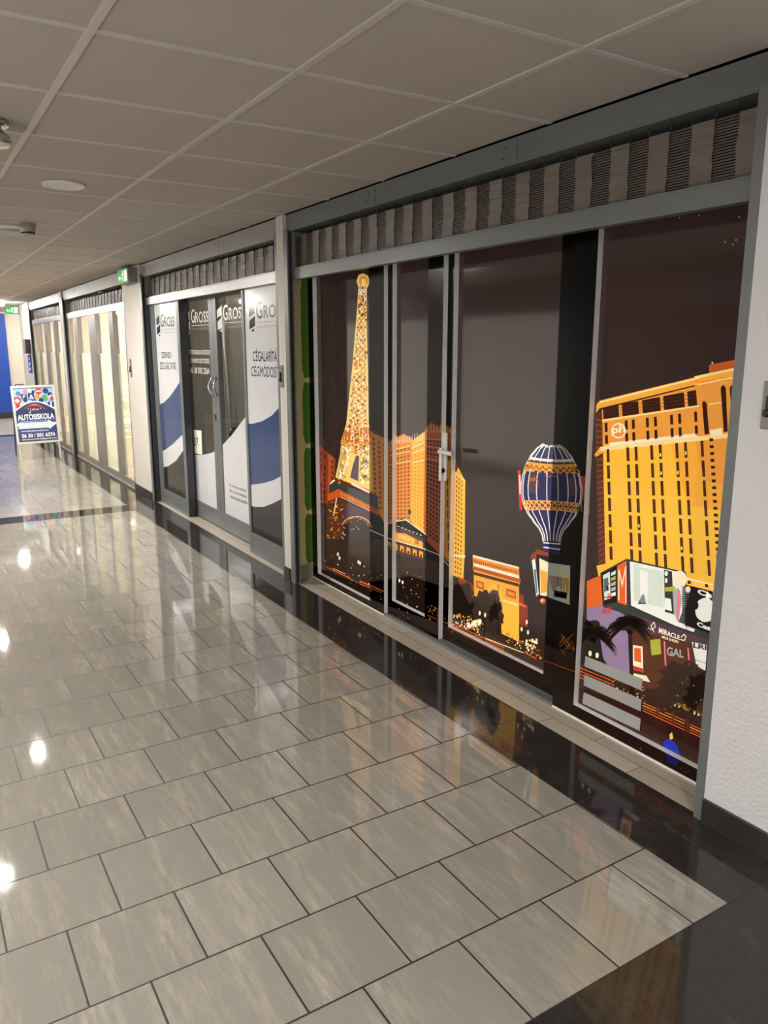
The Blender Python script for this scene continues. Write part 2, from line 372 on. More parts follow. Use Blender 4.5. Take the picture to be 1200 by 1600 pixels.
# ------------------------------------------------------------------ fascias and roller shutters
ALU_LIT = mat('grey_aluminium_lit', (152, 152, 147), .4, .1, noise=.1, nscale=3)  # grey aluminium made paler: the far bays' stronger light put into its colour
def fascia(n, y0, y1, z0, label):
    q = MB(); q.box((2.19, y0, z0), (2.20, y1, 2.396)); q.box((2.20, y0, z0), (2.36, y1, z0+.006)); q.box((2.192, y0, z0-.004), (2.198, y1, z0+.002))
    nb = int((y1-y0)/1.15)
    for k in range(1, nb+1):
        y = y0+(y1-y0)*k/(nb+1)
        q.box((2.1893, y-.001, z0), (2.19, y+.001, 2.384), 1)
        q.lathe([(.004, 0), (.004, .003)], (2.187, y+.07, 2.365), 1, 10, 'x'); q.lathe([(.004, 0), (.004, .003)], (2.187, y+.09, z0+.03), 1, 10, 'x')
    S('trim_%d' % n, q, [ALU if n == 3 else ALU_LIT, BLACK], label, 'fascia')
def shutter(y0, y1, ztop, label, loose=0, barm=None):
    r = empty('roller_shutter', (2.25, (y0+y1)/2, 2.0), label, 'roller shutter', 'roller shutters above the shop fronts')
    rows = [2.083+.0088*k for k in range(int((ztop-2.083)/.0088))]
    ys = y0+.02; ye = y1-.02; pitch = .168; npl = int((ye-ys-.03)/pitch)
    for z in rows: boxmb(((2.249, ys, z-.0025), (2.2525, ye, z+.0025))).build('grille_rod', RODM, r)
    for k in range(npl+1):
        q = MB(); yc = ys+.085+pitch*k; jog = 0
        if yc+.045 > ye: break
        for i, z in enumerate(rows):
            if i % 7 == 0: jog = random.uniform(-.004, .004)
            t = random.uniform(-.001, .001)
            j = len(q.v)
            x = 2.2455+.0015*math.sin(i*1.1+k)
            a, b = yc-.041+jog, yc+.041+jog
            # each plate row is a small sloping lamella
            q.v += [(x, a, z-.0041), (x, b, z-.0041), (x-.002+t, b, z+.0042), (x-.002+t, a, z+.0042), (x+.0018, a, z-.0041), (x+.0018, b, z-.0041), (x+.0018, b, z+.0042), (x+.0018, a, z+.0042)]
            for f in ((0,1,2,3),(7,6,5,4),(0,4,5,1),(3,2,6,7),(1,5,6,2),(0,3,7,4)):
                q.f.append(tuple(j+e for e in f)); q.m.append(0)
        for yy in (yc-.044, yc+.044):
            wires = MB(); wires.tube([(2.246, yy, ztop-.012), (2.243, yy-.004, ztop+.012), (2.222, yy-.01, ztop+.03), (2.204, yy-.012, min(ztop+.036, 2.298))], .0022, 0, 5); wires.build('link_wire', mat('dark_steel_wire', (40, 39, 38), .4, .6), r)
        q.build('slat_plate', SHUT, r)
    q = MB(); q.lathe([(.03, ys), (.03, ye)], (2.29, 0, min(ztop, 2.25)), 0, 20, 'y'); q.build('roller_tube', DARKBOX, r, smooth=True)
    q = MB(); q.box((2.335, y0, 2.07), (2.345, y1, 2.42)); q.box((2.345, y0, 2.07), (2.36, y1, 2.09)); q.build('shutter_box', DARKBOX, r)
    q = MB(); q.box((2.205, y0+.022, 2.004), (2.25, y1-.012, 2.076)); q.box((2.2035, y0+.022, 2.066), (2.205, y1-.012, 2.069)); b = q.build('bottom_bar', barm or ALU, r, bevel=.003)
    for s, y in ((1, y0), (-1, y1)):
        q = MB(); e = .036 if s > 0 else .055
        a, c = (y, y+s*e)
        g0, g1 = (.07, .085) if s > 0 else (.041, .047)
        q.box((XR, a, 0), (XR+.012, c, 2.30)); q.box((XR+g0, a, 0), (XR+g1, c, 2.30)); q.box((XR+.012, a, 0), (XR+g0, a+s*.012, 2.30))
        q.build('guide_rail', ALU, r, bevel=.002)
        boxmb(((XR+.0125, a+s*.0125, 0), (XR+g0-.0005, a+s*.016, 2.3))).build('slot_shade', mat('slot_shade_grey', (52, 52, 53), .5), r)  # dark strip put in the channel to stand for its shade
    if loose:
        for k in range(loose):
            q = MB(); y = random.uniform(y0+.1, y1-.1); q.tube([(2.235, y, ztop+.01), (2.215, y+random.uniform(-.2, .2), ztop+random.uniform(.01, .05)), (2.21, y+random.uniform(-.3, .3), ztop+random.uniform(0, .04))], .002, 0, 5)
            q.build('loose_wire', mat('dark_steel_wire', (40, 39, 38)), r)
    return r
fascia(3, 1.44, 4.70, 2.30, 'grey metal fascia above the night city window')
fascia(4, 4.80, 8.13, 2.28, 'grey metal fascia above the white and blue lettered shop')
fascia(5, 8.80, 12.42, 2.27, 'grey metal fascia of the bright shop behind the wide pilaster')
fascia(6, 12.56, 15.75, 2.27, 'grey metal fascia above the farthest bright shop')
shutter(1.44, 4.70, 2.285, 'nearest roller grille, rolled up above the night city window')
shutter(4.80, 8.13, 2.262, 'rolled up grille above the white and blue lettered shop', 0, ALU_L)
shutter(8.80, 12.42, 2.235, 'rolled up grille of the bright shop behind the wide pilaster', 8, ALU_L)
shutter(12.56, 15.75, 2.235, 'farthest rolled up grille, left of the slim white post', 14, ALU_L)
S('trim_7', boxmb(((XR, 12.42, 0), (2.26, 12.56, ZC))), WALLP, 'slim white post between the two bright far shops', 'post', bevel=.003)
# end bracket with two bolts by the right guide rail
r0 = bpy.data.objects['roller_shutter']
q = MB(); q.box((2.20, 1.476, 2.0), (2.235, 1.492, 2.09)); q.build('end_bracket', ALU_D, r0)
for z in (2.022, 2.066):
    q = MB(); q.lathe([(.009, 0), (.009, -.003), (.005, -.006)], (2.2, 1.486, z), 0, 14, 'x'); q.build('bolt', CHROME, r0, smooth=True)

# ------------------------------------------------------------------ NIGHT CITY PRINT
A = Art()
PAL = dict(tower=(255, 216, 118), honey=(242, 160, 68), sky=(60, 46, 44), gold=(255, 202, 70), gold2=(252, 176, 64), amber=(244, 150, 56), rust=(196, 92, 40), brown=(92, 52, 34), dark=(20, 15, 15), road=(58, 30, 24),
           pale=(255, 226, 150), cream=(255, 240, 205), white=(246, 246, 240), win=(58, 30, 20), lat=(150, 84, 34), navy=(42, 36, 92), blue=(30, 50, 180), plum=(88, 62, 78), slate=(56, 60, 58),
           lilac=(150, 128, 160), red=(214, 60, 52), pink=(235, 130, 140), brick=(150, 62, 36), tree=(62, 45, 35), tree2=(42, 31, 26), grey=(178, 180, 178), mint=(216, 226, 214), orange=(232, 104, 40), lime=(180, 180, 70), teal=(90, 110, 110))
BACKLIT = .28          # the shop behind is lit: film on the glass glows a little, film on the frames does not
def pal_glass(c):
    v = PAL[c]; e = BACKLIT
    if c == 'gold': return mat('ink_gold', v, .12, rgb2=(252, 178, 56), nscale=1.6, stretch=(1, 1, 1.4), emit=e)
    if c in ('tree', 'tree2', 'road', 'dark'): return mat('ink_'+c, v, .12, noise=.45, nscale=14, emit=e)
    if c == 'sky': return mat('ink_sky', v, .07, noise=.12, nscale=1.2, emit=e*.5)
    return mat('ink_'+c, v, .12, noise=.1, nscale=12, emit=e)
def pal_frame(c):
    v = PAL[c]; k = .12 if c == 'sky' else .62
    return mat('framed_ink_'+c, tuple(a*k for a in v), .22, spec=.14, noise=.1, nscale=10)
A.p(0, 'sky', BIG)
# --- ground, road and hedge along the bottom of the print
A.p(1, 'tree', [(480, 880), (560, 912), (640, 900), (720, 925), (800, 985), (870, 1015), (905, 1020), (1000, 1065), (1120, 1110), (1200, 1500), (480, 1500)])
A.p(1, 'tree', [(480, 785), (512, 787), (520, 842), (600, 842), (622, 870), (662, 872), (702, 885), (745, 900), (740, 1000), (480, 1000)])
A.p(2, 'road', [(905, 1075), (1000, 1105), (1130, 1150), (1130, 1260), (905, 1130)])
A.p(2, 'road', [(480, 890), (600, 945), (720, 985), (850, 1040), (850, 1060), (700, 1000), (600, 962), (480, 905)])
# --- brick block at the far left
L1 = [(499, 787), (522, 790), (524, 717), (499, 696)]
A.p(1, 'brick', L1); A.p(2, 'rust', [(511, 790), (519, 790), (521, 716), (513, 709)])
A.grid(3, 'win', L1, [.12, .34, .82], [k/9 for k in range(1, 9)], .09, .07, .1)
# --- lattice tower, upper shaft
left = [(560, 450), (558, 482), (554, 530), (550, 578), (545, 625), (541, 662), (534, 686), (531, 712), (524, 746)]
right = [(573, 450), (573, 482), (573.5, 530), (575, 578), (575.5, 625), (576, 662), (580, 686), (581, 712), (582, 768)]
A.p(2, 'tower', left+right[::-1])
A.p(2, 'tower', [(557, 440), (560, 430), (567, 427), (575, 431), (578, 441), (573, 451), (561, 451)])
A.p(3, 'amber', [(561, 440), (563, 433), (570, 431), (574, 434), (575, 441), (571, 448), (563, 448)]); A.p(4, 'pale', [(565, 436), (571, 436), (571, 447), (565, 447)])
A.p(3, 'cream', [(560, 451), (573, 451), (573, 466), (560, 466)])
def shaft(t):
    t *= len(left)-1; i = min(int(t), len(left)-2); f = t-i
    return tuple(left[i][k]*(1-f)+left[i+1][k]*f for k in (0, 1)), tuple(right[i][k]*(1-f)+right[i+1][k]*f for k in (0, 1))
def mid(a, b, u): return (a[0]*(1-u)+b[0]*u, a[1]*(1-u)+b[1]*u)
N = 34
for k in range(N):
    a, b = shaft(k/N*.86); c, d = shaft((k+1)/N*.86)
    A.line(3, 'rust' if k % 3 else 'lat', mid(a, b, .12), mid(c, d, .5), .9); A.line(3, 'lat', mid(a, b, .88), mid(c, d, .5), .9)
    A.line(4, 'lat', mid(a, b, .5), mid(c, d, .1), .8); A.line(4, 'rust', mid(a, b, .5), mid(c, d, .9), .8)
    if k % 2 == 0:
        A.ell(5, 'win' if k % 4 else 'brown', *mid(a, b, .5), 1.6, 2.0, 8); A.ell(5, 'lat', *mid(a, b, .2), 1.2, 1.5, 8); A.ell(5, 'lat', *mid(a, b, .8), 1.2, 1.6, 8)
    else:
        A.ell(5, 'cream', *mid(a, b, .32), 1.5, 2.4, 8); A.ell(5, 'pale', *mid(a, b, .72), 1.6, 2.6, 8)
for k in range(430):
    t = random.random()**.75; a, b = shaft(t*.86); u = random.random()
    A.ell(5, random.choice(['cream', 'cream', 'pale', 'gold', 'amber', 'rust', 'lat']), *mid(a, b, .06+.88*u), random.uniform(.6, 1.7), random.uniform(.8, 2.6), 7)
for y0, y1 in ((470, 492),): 
    for k in range(9): A.ell(6, 'brown', 560+random.uniform(0, 12), y0+k*2.6, 1.3, 1.8, 8)
A.p(4, 'rust', [(538, 672), (577, 668), (580, 684), (535, 688)])
for k in range(9): A.line(5, 'gold', (538+k*4.6, 687), (541+k*4.2, 671), 1.4)
A.p(5, 'amber', [(533, 687), (582, 690), (582, 694), (532, 692)])
A.p(4, 'plum', [(556.5, 711), (561, 713), (560, 745), (559.5, 752), (547, 746), (551, 728)])
for k in range(26):
    t = k/26; y = 694+t*60; xl = 532-t*8
    A.line(5, 'lat', (xl+2, y), (xl+12+random.uniform(-3, 3), y+7), .8); A.line(5, 'brown', (561+random.uniform(0, 3), y), (573+random.uniform(-2, 6), y+8*random.choice((-1, 1))), .9)
    A.ell(6, 'cream', xl+random.uniform(3, 16), y+random.uniform(0, 6), 1.6, 2.6, 8); A.ell(6, 'cream', 564+random.uniform(0, 14), y+random.uniform(0, 8), 1.6, 2.6, 8)
# platform and legs
A.p(6, 'rust', [(526, 747), (576, 765), (577, 772), (521, 752)])
A.p(6, 'slate', [(515, 757), (526, 747), (578, 770), (590, 775), (591, 800), (577, 797), (529, 764), (514, 771)])
A.line(7, 'cream', (515.5, 756), (523, 750), 2.6); A.line(7, 'white', (549.5, 756), (577.5, 769.5), 3.0)
for k in range(9): A.line(8, 'pink', (551+k*3, 756.6+k*1.45), (551.3+k*3, 758.5+k*1.45), .8)
A.p(7, 'rust', [(512, 773), (529, 764), (577, 789), (592, 797), (592, 806), (577, 798), (530, 776), (512, 783)])
A.p(7, 'amber', [(512, 773), (529, 764), (531, 776), (512, 783)])
for k in range(15): A.line(8, 'gold2', (532+k*3.1, 768.5+k*1.55), (532+k*3.1, 773+k*1.6), .9); A.ell(8, 'cream', 533+k*3.1, 777+k*1.5, 1.0, .9, 6)
A.p(7, 'brown', [(512, 783), (530, 777), (541, 785), (538, 806), (534, 842), (508, 842), (510, 812)])
for k in range(46):
    x, y = random.uniform(511, 537), random.uniform(783, 840); a = random.uniform(0, 6.28); h = random.uniform(2.5, 5)
    A.line(8, random.choice(['gold2', 'pale', 'amber', 'rust', 'dark']), (x, y), (x+h*math.cos(a), y+h*math.sin(a)), 1.1)
A.line(8, 'pale', (521, 806), (526, 778), 1.6)
A.p(7, 'plum', [(541, 785), (579, 801), (579, 822), (560, 808), (545, 808), (536, 822)])
pts = [(557-21*math.cos(math.radians(a)), 827-20*math.sin(math.radians(a))) for a in range(20, 176, 8)]
A.path(8, 'pale', [(p[0]+.14*(p[0]-557), p[1]) for p in pts], 1.0)
for p_ in pts[1:-1:1]: A.line(8, 'amber', p_, (557+(p_[0]-557)*.86, 827+(p_[1]-827)*.86), .7)
for k in range(12): A.ell(8, random.choice(['pale', 'amber']), 553+random.uniform(-6, 10), random.uniform(808, 830), .7, .9, 6)
A.path(9, 'cream', [(578, 828), (612, 843), (661, 857), (684, 866), (703, 886)], 1.5)
# --- palatial hotel block
A.p(1, 'amber', [(577, 672), (586, 679), (604, 686), (607, 830), (591, 800), (590, 776), (577, 768)])
HB = [(583, 790), (606, 812), (605, 690), (579, 676)]
A.grid(2, 'brown', HB, [.18, .5, .82], [k/15 for k in range(1, 15)], .12, .036)
A.p(1, 'amber', [(606, 694), (614, 688), (621, 683), (630, 678), (643, 684), (642, 815), (607, 816)])
A.p(1, 'gold', [(642, 690), (650, 684), (664, 674), (664, 836), (642, 815)])
A.p(1, 'rust', [(664, 672), (669, 664), (676, 661), (685, 668), (699, 664), (703, 672), (712, 684), (712, 715), (700, 880), (662, 840)])
A.p(2, 'gold2', [(697, 720), (712, 720), (709, 890), (694, 868)])
HL = [(608, 815), (641, 815), (641, 694), (608, 702)]; HR = [(643, 815), (663, 832), (663, 688), (643, 698)]; HS = [(665, 838), (694, 862), (696, 684), (666, 682)]
A.grid(3, 'lat', HL, [(k+.5)/6 for k in range(6)], [k/20 for k in range(1, 20)], .085, .028)
A.grid(3, 'amber', HR, [(k+.5)/5 for k in range(5)], [k/21 for k in range(1, 21)], .1, .03)
A.grid(3, 'dark', HS, [(k+.5)/6 for k in range(6)], [k/24 for k in range(1, 24)], .095, .024)
for v in (.78, .9, .97): A.q4(4, 'pale', HL, 0, v, 1, v+.012); A.q4(4, 'cream', HR, 0, v, 1, v+.012); A.q4(4, 'amber', HS, 0, v, 1, v+.012)
for x in range(608, 664, 4): A.line(4, 'cream', (x, 694-(x-606)*.1), (x, 686-(x-606)*.16+random.uniform(-4, 2)), 1.3, .4)
for x in range(580, 604, 4): A.line(4, 'amber', (x, 676+(x-578)*.45), (x, 670+(x-578)*.45), 1.3, .4)
for x in range(668, 712, 5): A.line(4, 'gold2', (x, 676), (x+.5, 663+random.uniform(-4, 3)), 2.2, .5)
for k in range(8): A.line(4, 'dark', (699+.2*k, 730+k*17), (699+.2*k, 742+k*17), 1.2); A.line(4, 'dark', (704+.2*k, 730+k*17), (704+.2*k, 742+k*17), 1.2)
A.ell(4, 'slate', 640, 800, 2.4, 4)
# slender tower
TW = [(708, 899), (724, 906), (726, 748), (711, 735)]
A.p(2, 'gold', [(703, 890), (708, 899), (724, 906), (726, 866), (727, 752), (722, 742), (716, 730), (711, 722), (706, 726)]); A.p(3, 'brown', [(711, 722), (716, 730), (713, 738), (709, 736)])
A.grid(3, 'lat', TW, [.2, .45, .72], [k/22 for k in range(1, 22)], .12, .026); A.p(4, 'cream', [(706, 866), (727, 868), (727, 871), (706, 869)])
A.p(3, 'pale', [(712, 740), (727, 750), (727, 754), (712, 745)])
# theatre roof and glowing arcade
A.p(5, 'dark', [(606, 818), (630, 810), (668, 838), (662, 858), (612, 844)])
A.path(6, 'cream', [(606, 818), (616, 815), (634, 812), (667, 836)], 1.7)
A.p(6, 'gold2', [(619, 832), (634, 834), (661, 848), (661, 857), (619, 845)]); A.p(6, 'plum', [(619, 826), (634, 826), (661, 842), (661, 848), (634, 834), (619, 832)])
for k in range(7): A.line(7, 'pale', (621+k*5.8, 822+k*2.3), (624+k*5.8, 823+k*2.3), 1.3)
for k in range(14): A.line(7, random.choice(['gold', 'pale', 'plum']), (621+k*2.9, 840+k*.95), (621+k*2.9, 834+k*.9), 1.2)
A.p(6, 'brown', [(600, 842), (661, 858), (662, 876), (600, 858)])
for k in range(6): A.p(7, 'gold2', [(605+k*10, 846+k*2.9), (611+k*10, 848+k*2.9), (611+k*10, 857+k*2.9), (605+k*10, 855+k*2.9)]); A.ell(8, 'dark', 608+k*10, 854+k*2.9, 1.6, 2.2, 8)
def sparkle(n, x0, x1, yl, cols, r=1.2, l=4):
    for _ in range(n):
        x = random.uniform(x0, x1); y = yl(x); k = random.uniform(.4, 1)*r; A.ell(l, random.choice(cols), x, y, k, k*1.3, 6)
warm = ['gold2', 'amber', 'pale', 'rust', 'cream']
sparkle(26, 500, 600, lambda x: 880+(x-500)*.45+random.uniform(-26, 16), warm, 1.0)
for a, b in (((528, 866), (530.5, 872)), ((560, 878), (562.5, 880)), ((624, 907), (629, 910))): A.ell(6, 'cream', *a, 1.5, 3); A.ell(6, 'cream', *b, 1.5, 3)
A.line(5, 'orange', (510, 886), (548, 904), 1.4); A.line(5, 'orange', (562, 908), (600, 924), 2.2); A.line(5, 'rust', (562, 912), (596, 926), 1.6); A.line(5, 'pale', (520, 888), (540, 897), .8)
sparkle(34, 620, 668, lambda x: 880+random.uniform(0, 90), ['rust', 'amber', 'pale', 'pink'], 1.1)
sparkle(60, 668, 714, lambda x: 960+(x-668)*.42+random.uniform(-18, 12), warm, 1.2)
A.line(5, 'orange', (668, 961), (716, 981), 1.2)
# --- triumphal arch
A.p(2, 'brick', [(716, 900), (742, 915), (742, 940), (716, 930)]); A.p(2, 'brick', [(808, 928), (818, 930), (819, 944), (825, 946), (824, 980), (808, 975)]); A.p(3, 'orange', [(810, 940), (822, 946), (822, 950), (810, 945)])
A.p(3, 'gold2', [(739.5, 874), (811, 893), (812, 910), (811, 918), (811, 1003), (784, 990), (780, 950), (760, 960), (741, 930)])
A.p(4, 'amber', [(738.5, 868), (811, 887), (811, 901), (739, 880)]); A.p(5, 'cream', [(739, 867), (811, 886), (811, 889), (739, 870.5)])
for k in range(24): A.line(5, 'brick', (741+k*2.9, 874.5+k*.78), (741+k*2.9, 878.5+k*.78), 1.4)
A.p(5, 'cream', [(739.5, 880), (811, 899), (811, 904), (739.5, 884)])
A.p(5, 'rust', [(737.5, 884), (814, 905), (813, 911), (739, 890)]); A.p(5, 'brown', [(739.5, 893), (811, 912), (811, 917), (739.5, 898)])
A.p(5, 'rust', [(744, 907), (756, 910), (756, 922), (744, 918)]); A.p(6, 'amber', [(746, 910), (754, 912), (754, 918), (746, 916)])
A.p(5, 'rust', [(791, 919), (806, 924), (806, 936), (791, 931)]); A.p(6, 'amber', [(793, 923), (804, 927), (804, 933), (793, 929)])
A.p(5, 'gold', [(761, 918), (772, 913), (781, 918), (787, 938), (811, 946), (811, 1003), (784, 990), (782, 945), (775, 930), (766, 925)])
A.p(6, 'pale', [(786, 936), (811, 944), (811, 947), (786, 940)])
A.p(6, 'plum', [(764, 927), (770, 921), (777, 923), (781, 935), (781, 948), (764, 940)])
A.blob(7, 'tree', 757, 950, 24, 27); A.blob(7, 'tree', 722, 940, 19, 30); A.blob(7, 'tree', 775, 965, 11, 24); A.p(7, 'tree', [(706, 905), (720, 915), (740, 960), (740, 985), (706, 975)])
A.line(8, 'dark', (778.5, 913), (778.5, 990), .9)
A.line(8, 'tree2', (757, 965), (756, 1002), 3)
for x, y in ((749.5, 958), (758, 961), (815, 983), (825, 988), (823, 972)): A.ell(8, 'cream', x, y, 1.7, 3.6)
sparkle(70, 708, 755, lambda x: 965+(x-708)*.35+random.uniform(-10, 12), ['pale', 'cream', 'gold2', 'orange'], 1.6, 8)
sparkle(30, 730, 752, lambda x: 975+random.uniform(-8, 8), ['cream', 'white'], 2.4, 8)
sparkle(60, 790, 846, lambda x: 1000+(x-790)*.5+random.uniform(-14, 4), warm+['dark', 'brown'], 1.5, 8)
sparkle(26, 822, 840, lambda x: 1008+random.uniform(-9, 9), ['cream', 'pale', 'white'], 2.0, 8)
for k, c in enumerate(['orange', 'rust', 'amber', 'rust']): A.line(8, c, (706, 974+k*3.5), (788, 1012+k*4), 1.2)
A.line(8, 'pale', (755, 996), (818, 1020), 1.4); A.line(8, 'orange', (824, 1022), (838, 1029), 1.4); A.line(8, 'orange', (850, 1032), (905, 1052), 1.4)
# --- balloon
def bal(t):             # t 0 top .. 1 neck: centre x, half width, y
    prof = [(0, 2), (.03, 14), (.08, 24), (.16, 33.5), (.26, 41), (.36, 45.5), (.46, 47.5), (.55, 47.2), (.64, 44), (.72, 38), (.80, 29), (.88, 19), (.94, 14.5), (1, 13.5)]
    for (a, r), (b, s) in zip(prof, prof[1:]):
        if t <= b: f = (t-a)/(b-a); f2 = f*f*(3-2*f)*.5+f*.5; return 861.5+.5*t, r+(s-r)*f2, 690+157*t
    return 862, 13.5, 847
T = [k/40 for k in range(41)]
A.p(3, 'navy', [(bal(t)[0]-bal(t)[1], bal(t)[2]-.05*bal(t)[1]) for t in T]+[(bal(t)[0]+bal(t)[1], bal(t)[2]+.05*bal(t)[1]) for t in T[::-1]])
def bp(t, u):           # u -1..1 across the front of the balloon
    c, r, y = bal(t); s = math.sin(u*math.pi/2)
    return (c+r*s, y+.05*r*s-9*(1-s*s)*(t-.45)*1.4*(r/47))
A.ell(4, 'plum', 833, 756, 10, 15); A.ell(4, 'plum', 894, 760, 10, 15); A.ell(5, 'rust', 833, 749, 7, 3)
for u in (-.97, -.78, -.56, -.33, -.1, .14, .37, .6, .82, .97): A.path(5, 'white', [bp(t, u) for t in T[1:]], 1.5)
def band(t0, t1, c, l): A.p(l, c, [bp(t0, k/12-1) for k in range(25)]+[bp(t1, 1-k/12) for k in range(25)])
band(.16, .185, 'white', 6); band(.21, .285, 'gold2', 6); band(.60, .70, 'gold2', 6); band(.615, .685, 'brick', 7); band(.195, .21, 'brown', 6)
for k in range(14):
    u = -.95+k*.146; a, b = bp(.615, u), bp(.685, u+.14); c, d = bp(.615, u+.14), bp(.685, u); A.line(8, 'pale', a, b, 1.4); A.line(8, 'pale', c, d, 1.4); A.ell(8, 'amber', *bp(.65, u+.07), 1.3, 2, 6)
for k in range(11):
    u = -.92+k*.175; A.path(7, 'brick', [bp(.235+.035*math.sin(math.pi*j/5), u+.175*j/5) for j in range(6)], 1.5)
    x, y = bp(.29, u+.09); A.ell(6, 'gold2', x, y, 3.2, 2.6, 10)
for k in range(9): A.ell(7, 'cream', *bp(.035+.012*random.random(), -.9+k*.22), 2.2, 1.4, 8)
for a in (0, 1): A.path(7, 'pink', [(862+(a*2-1)*5+4*math.cos(t/2+a*3), 742+3*math.sin(t/2)) for t in range(9)], .8)
A.p(5, 'navy', [(849, 846), (876, 848), (875, 868), (851, 862)]); A.line(6, 'white', (849, 848), (876, 850), 2); A.line(6, 'white', (849, 855), (875, 858.5), 2)
A.line(5, 'red', (811, 735), (814, 797), 4.5); A.line(6, 'cream', (812, 742), (812.6, 772), 2.2); A.line(5, 'red', (910, 744), (917, 803), 5); A.line(6, 'pink', (914, 745), (920, 802), 1.6); A.line(6, 'pink', (908, 762), (909, 800), 1)
A.line(5, 'plum', (829, 815), (840, 858), .6)
A.p(5, 'brick', [(829, 868), (840, 858), (858, 864), (858, 876), (838, 872), (830, 880)])
A.p(6, 'dark', [(838, 866), (900, 876), (903, 950), (892, 948), (842, 934)])
A.p(7, 'white', [(831, 876), (836, 873), (842, 928), (838, 932)]); A.p(8, 'teal', [(834, 890), (837, 889), (840, 925), (838, 928)])
A.p(7, 'cream', [(842.5, 872), (857, 879), (857, 932), (844, 930)]); A.p(8, 'gold2', [(844, 890), (855, 894), (855, 925), (845, 927)])
A.p(7, 'mint', [(857, 879), (891, 884), (890, 945), (856, 933)]); A.p(8, 'pale', [(877, 895), (890, 897), (889.5, 935), (877, 930)])
for k in range(16): A.line(9, random.choice(['slate', 'teal', 'dark', 'red']), (859+k*1.9, 908+k*.3+random.uniform(0, 22)), (859+k*1.9, 899+k*.3), 1)
A.p(9, 'dark', [(866, 922), (886, 926), (885, 936), (865, 932)]); A.p(9, 'lime', [(868, 926), (884, 929), (884, 934), (868, 931)]); A.ell(8, 'orange', 848, 939, 4.5, 4.5); A.ell(9, 'pale', 847, 938, 2, 2)
for k in range(12): A.line(5, random.choice(['brown', 'amber']), (872+random.uniform(0, 26), 990+random.uniform(0, 40)), (872+random.uniform(0, 30), 985+random.uniform(0, 40)), .8)
# --- tall casino hotel on the right
A.p(1, 'gold', [(938, 657), (1160, 600), (1130, 960), (942, 900)])
A.p(1, 'amber', [(1085, 596), (1160, 570), (1160, 690), (1090, 690)]); A.p(2, 'honey', [(940, 640), (1160, 585), (1150, 672), (940, 696)]); A.p(2, 'gold2', [(1046, 688), (1160, 676), (1140, 800), (1075, 790)])
A.p(3, 'honey', [(1085, 684), (1160, 676), (1150, 760), (1100, 752)])
A.p(2, 'brown', [(929.5, 640), (941, 646), (946, 884), (935, 890)])
for k in range(26): A.line(3, 'rust', (930.5+.2*k, 655+k*9), (942+.16*k, 657+k*8.6), .8)
A.p(3, 'gold2', [(932, 632), (937, 626), (1092, 588), (1092, 600), (937, 638), (931, 645)]); A.p(4, 'pale', [(937, 627), (1092, 589), (1092, 592), (937, 630)])
A.p(3, 'gold2', [(1085, 588), (1160, 572), (1160, 585), (1086, 598)]); A.p(4, 'pale', [(1085, 588), (1160, 572), (1160, 576), (1086, 592)]); A.p(4, 'pale', [(1090, 600), (1160, 586), (1160, 588), (1090, 602)])
A.p(3, 'rust', [(1108, 570), (1160, 560), (1160, 574), (1108, 583)]); A.ell(4, 'white', 1113, 567, 1.2, 1.6, 8)
TB = [(943, 655), (1091, 633), (1089, 609), (942, 637)]
for a, b in ((.0, .165), (.20, .375), (.415, .605), (.64, .86), (.895, .99)): A.q4(3, 'win', TB, a, 0, b, 1)
for k in range(1, 4): A.q4(4, 'brown', TB, 0, k/4, .99, k/4+.03)
A.p(4, 'pale', [(941, 656), (1092, 633), (1092, 635.5), (941, 659)])
A.p(4, 'pale', [(938, 698), (1092, 682), (1140, 677), (1140, 684), (938, 705)]); A.p(5, 'cream', [(952, 692), (1090, 677), (1090, 682), (952, 697)]); A.p(3, 'gold2', [(929, 710), (938, 698), (945, 706), (931, 714)])
BQ = [(946, 880), (1111.5, 909), (1098.7, 685), (940.8, 700)]      # facade below the ledge
cols = [.056, .252, .333, .487, .572, .735, .822, .985]
for c in cols:
    for k in range(7):
        v1 = .985-k*.139; v0 = v1-.112
        A.q4(5, 'win', BQ, c-.0135, v0, c+.0135, v1)
        for j in range(1, 5): A.q4(6, 'brown', BQ, c-.0135, v0+(v1-v0)*j/5, c+.0135, v0+(v1-v0)*j/5+.004)
        A.q4(6, 'lat', BQ, c-.0012, v0, c+.0012, v1)
        if random.random() < .14: A.q4(7, 'pale', BQ, c-.008, v0+.02, c+.006, v0+.045)
for k in range(22): A.q4(5, 'win', BQ, 1.06, .975-k*.047, 1.098, .995-k*.047)
UQ = [(940, 696), (1098, 681), (1096, 640), (939, 660)]
for c in [.05, .25, .32, .46, .54, .70, .78, .94]: A.q4(5, 'win', UQ, c-.014, .05, c+.014, .42); A.q4(5, 'win', UQ, c-.014, .56, c+.014, .95)
A.p(5, 'win', [(1097, 630), (1100, 626), (1104, 630), (1108, 678), (1101, 679)])
for x in (1126, 1140, 1153): A.p(5, 'win', [(x, 606), (x+4, 601), (x+8, 606), (x+11, 674), (x+5, 676)])
A.p(5, 'cream', [(1109, 672), (1128, 669), (1129, 679), (1110, 681)]); A.p(4, 'pale', [(1107, 631), (1127, 628), (1127, 630), (1107, 633)])
A.path(5, 'gold', [(1124, 603), (1131, 597), (1137, 598)], 1.4)
A.ell(6, 'cream', 966.5, 673, 11.5, 12); A.ell(7, 'amber', 966.5, 673, 9.6, 10); A.text(8, 'cream', 'ph', [(956, 682), (977, 678), (977, 663), (956, 666)], .03)
A.p(5, 'gold', [(932, 884), (958, 878), (958, 896), (936, 905)]); A.p(6, 'cream', [(1072, 902), (1114, 913), (1114, 926), (1072, 914)]); A.p(6, 'gold', [(1072, 905), (1114, 915), (1113, 924), (1072, 914)])
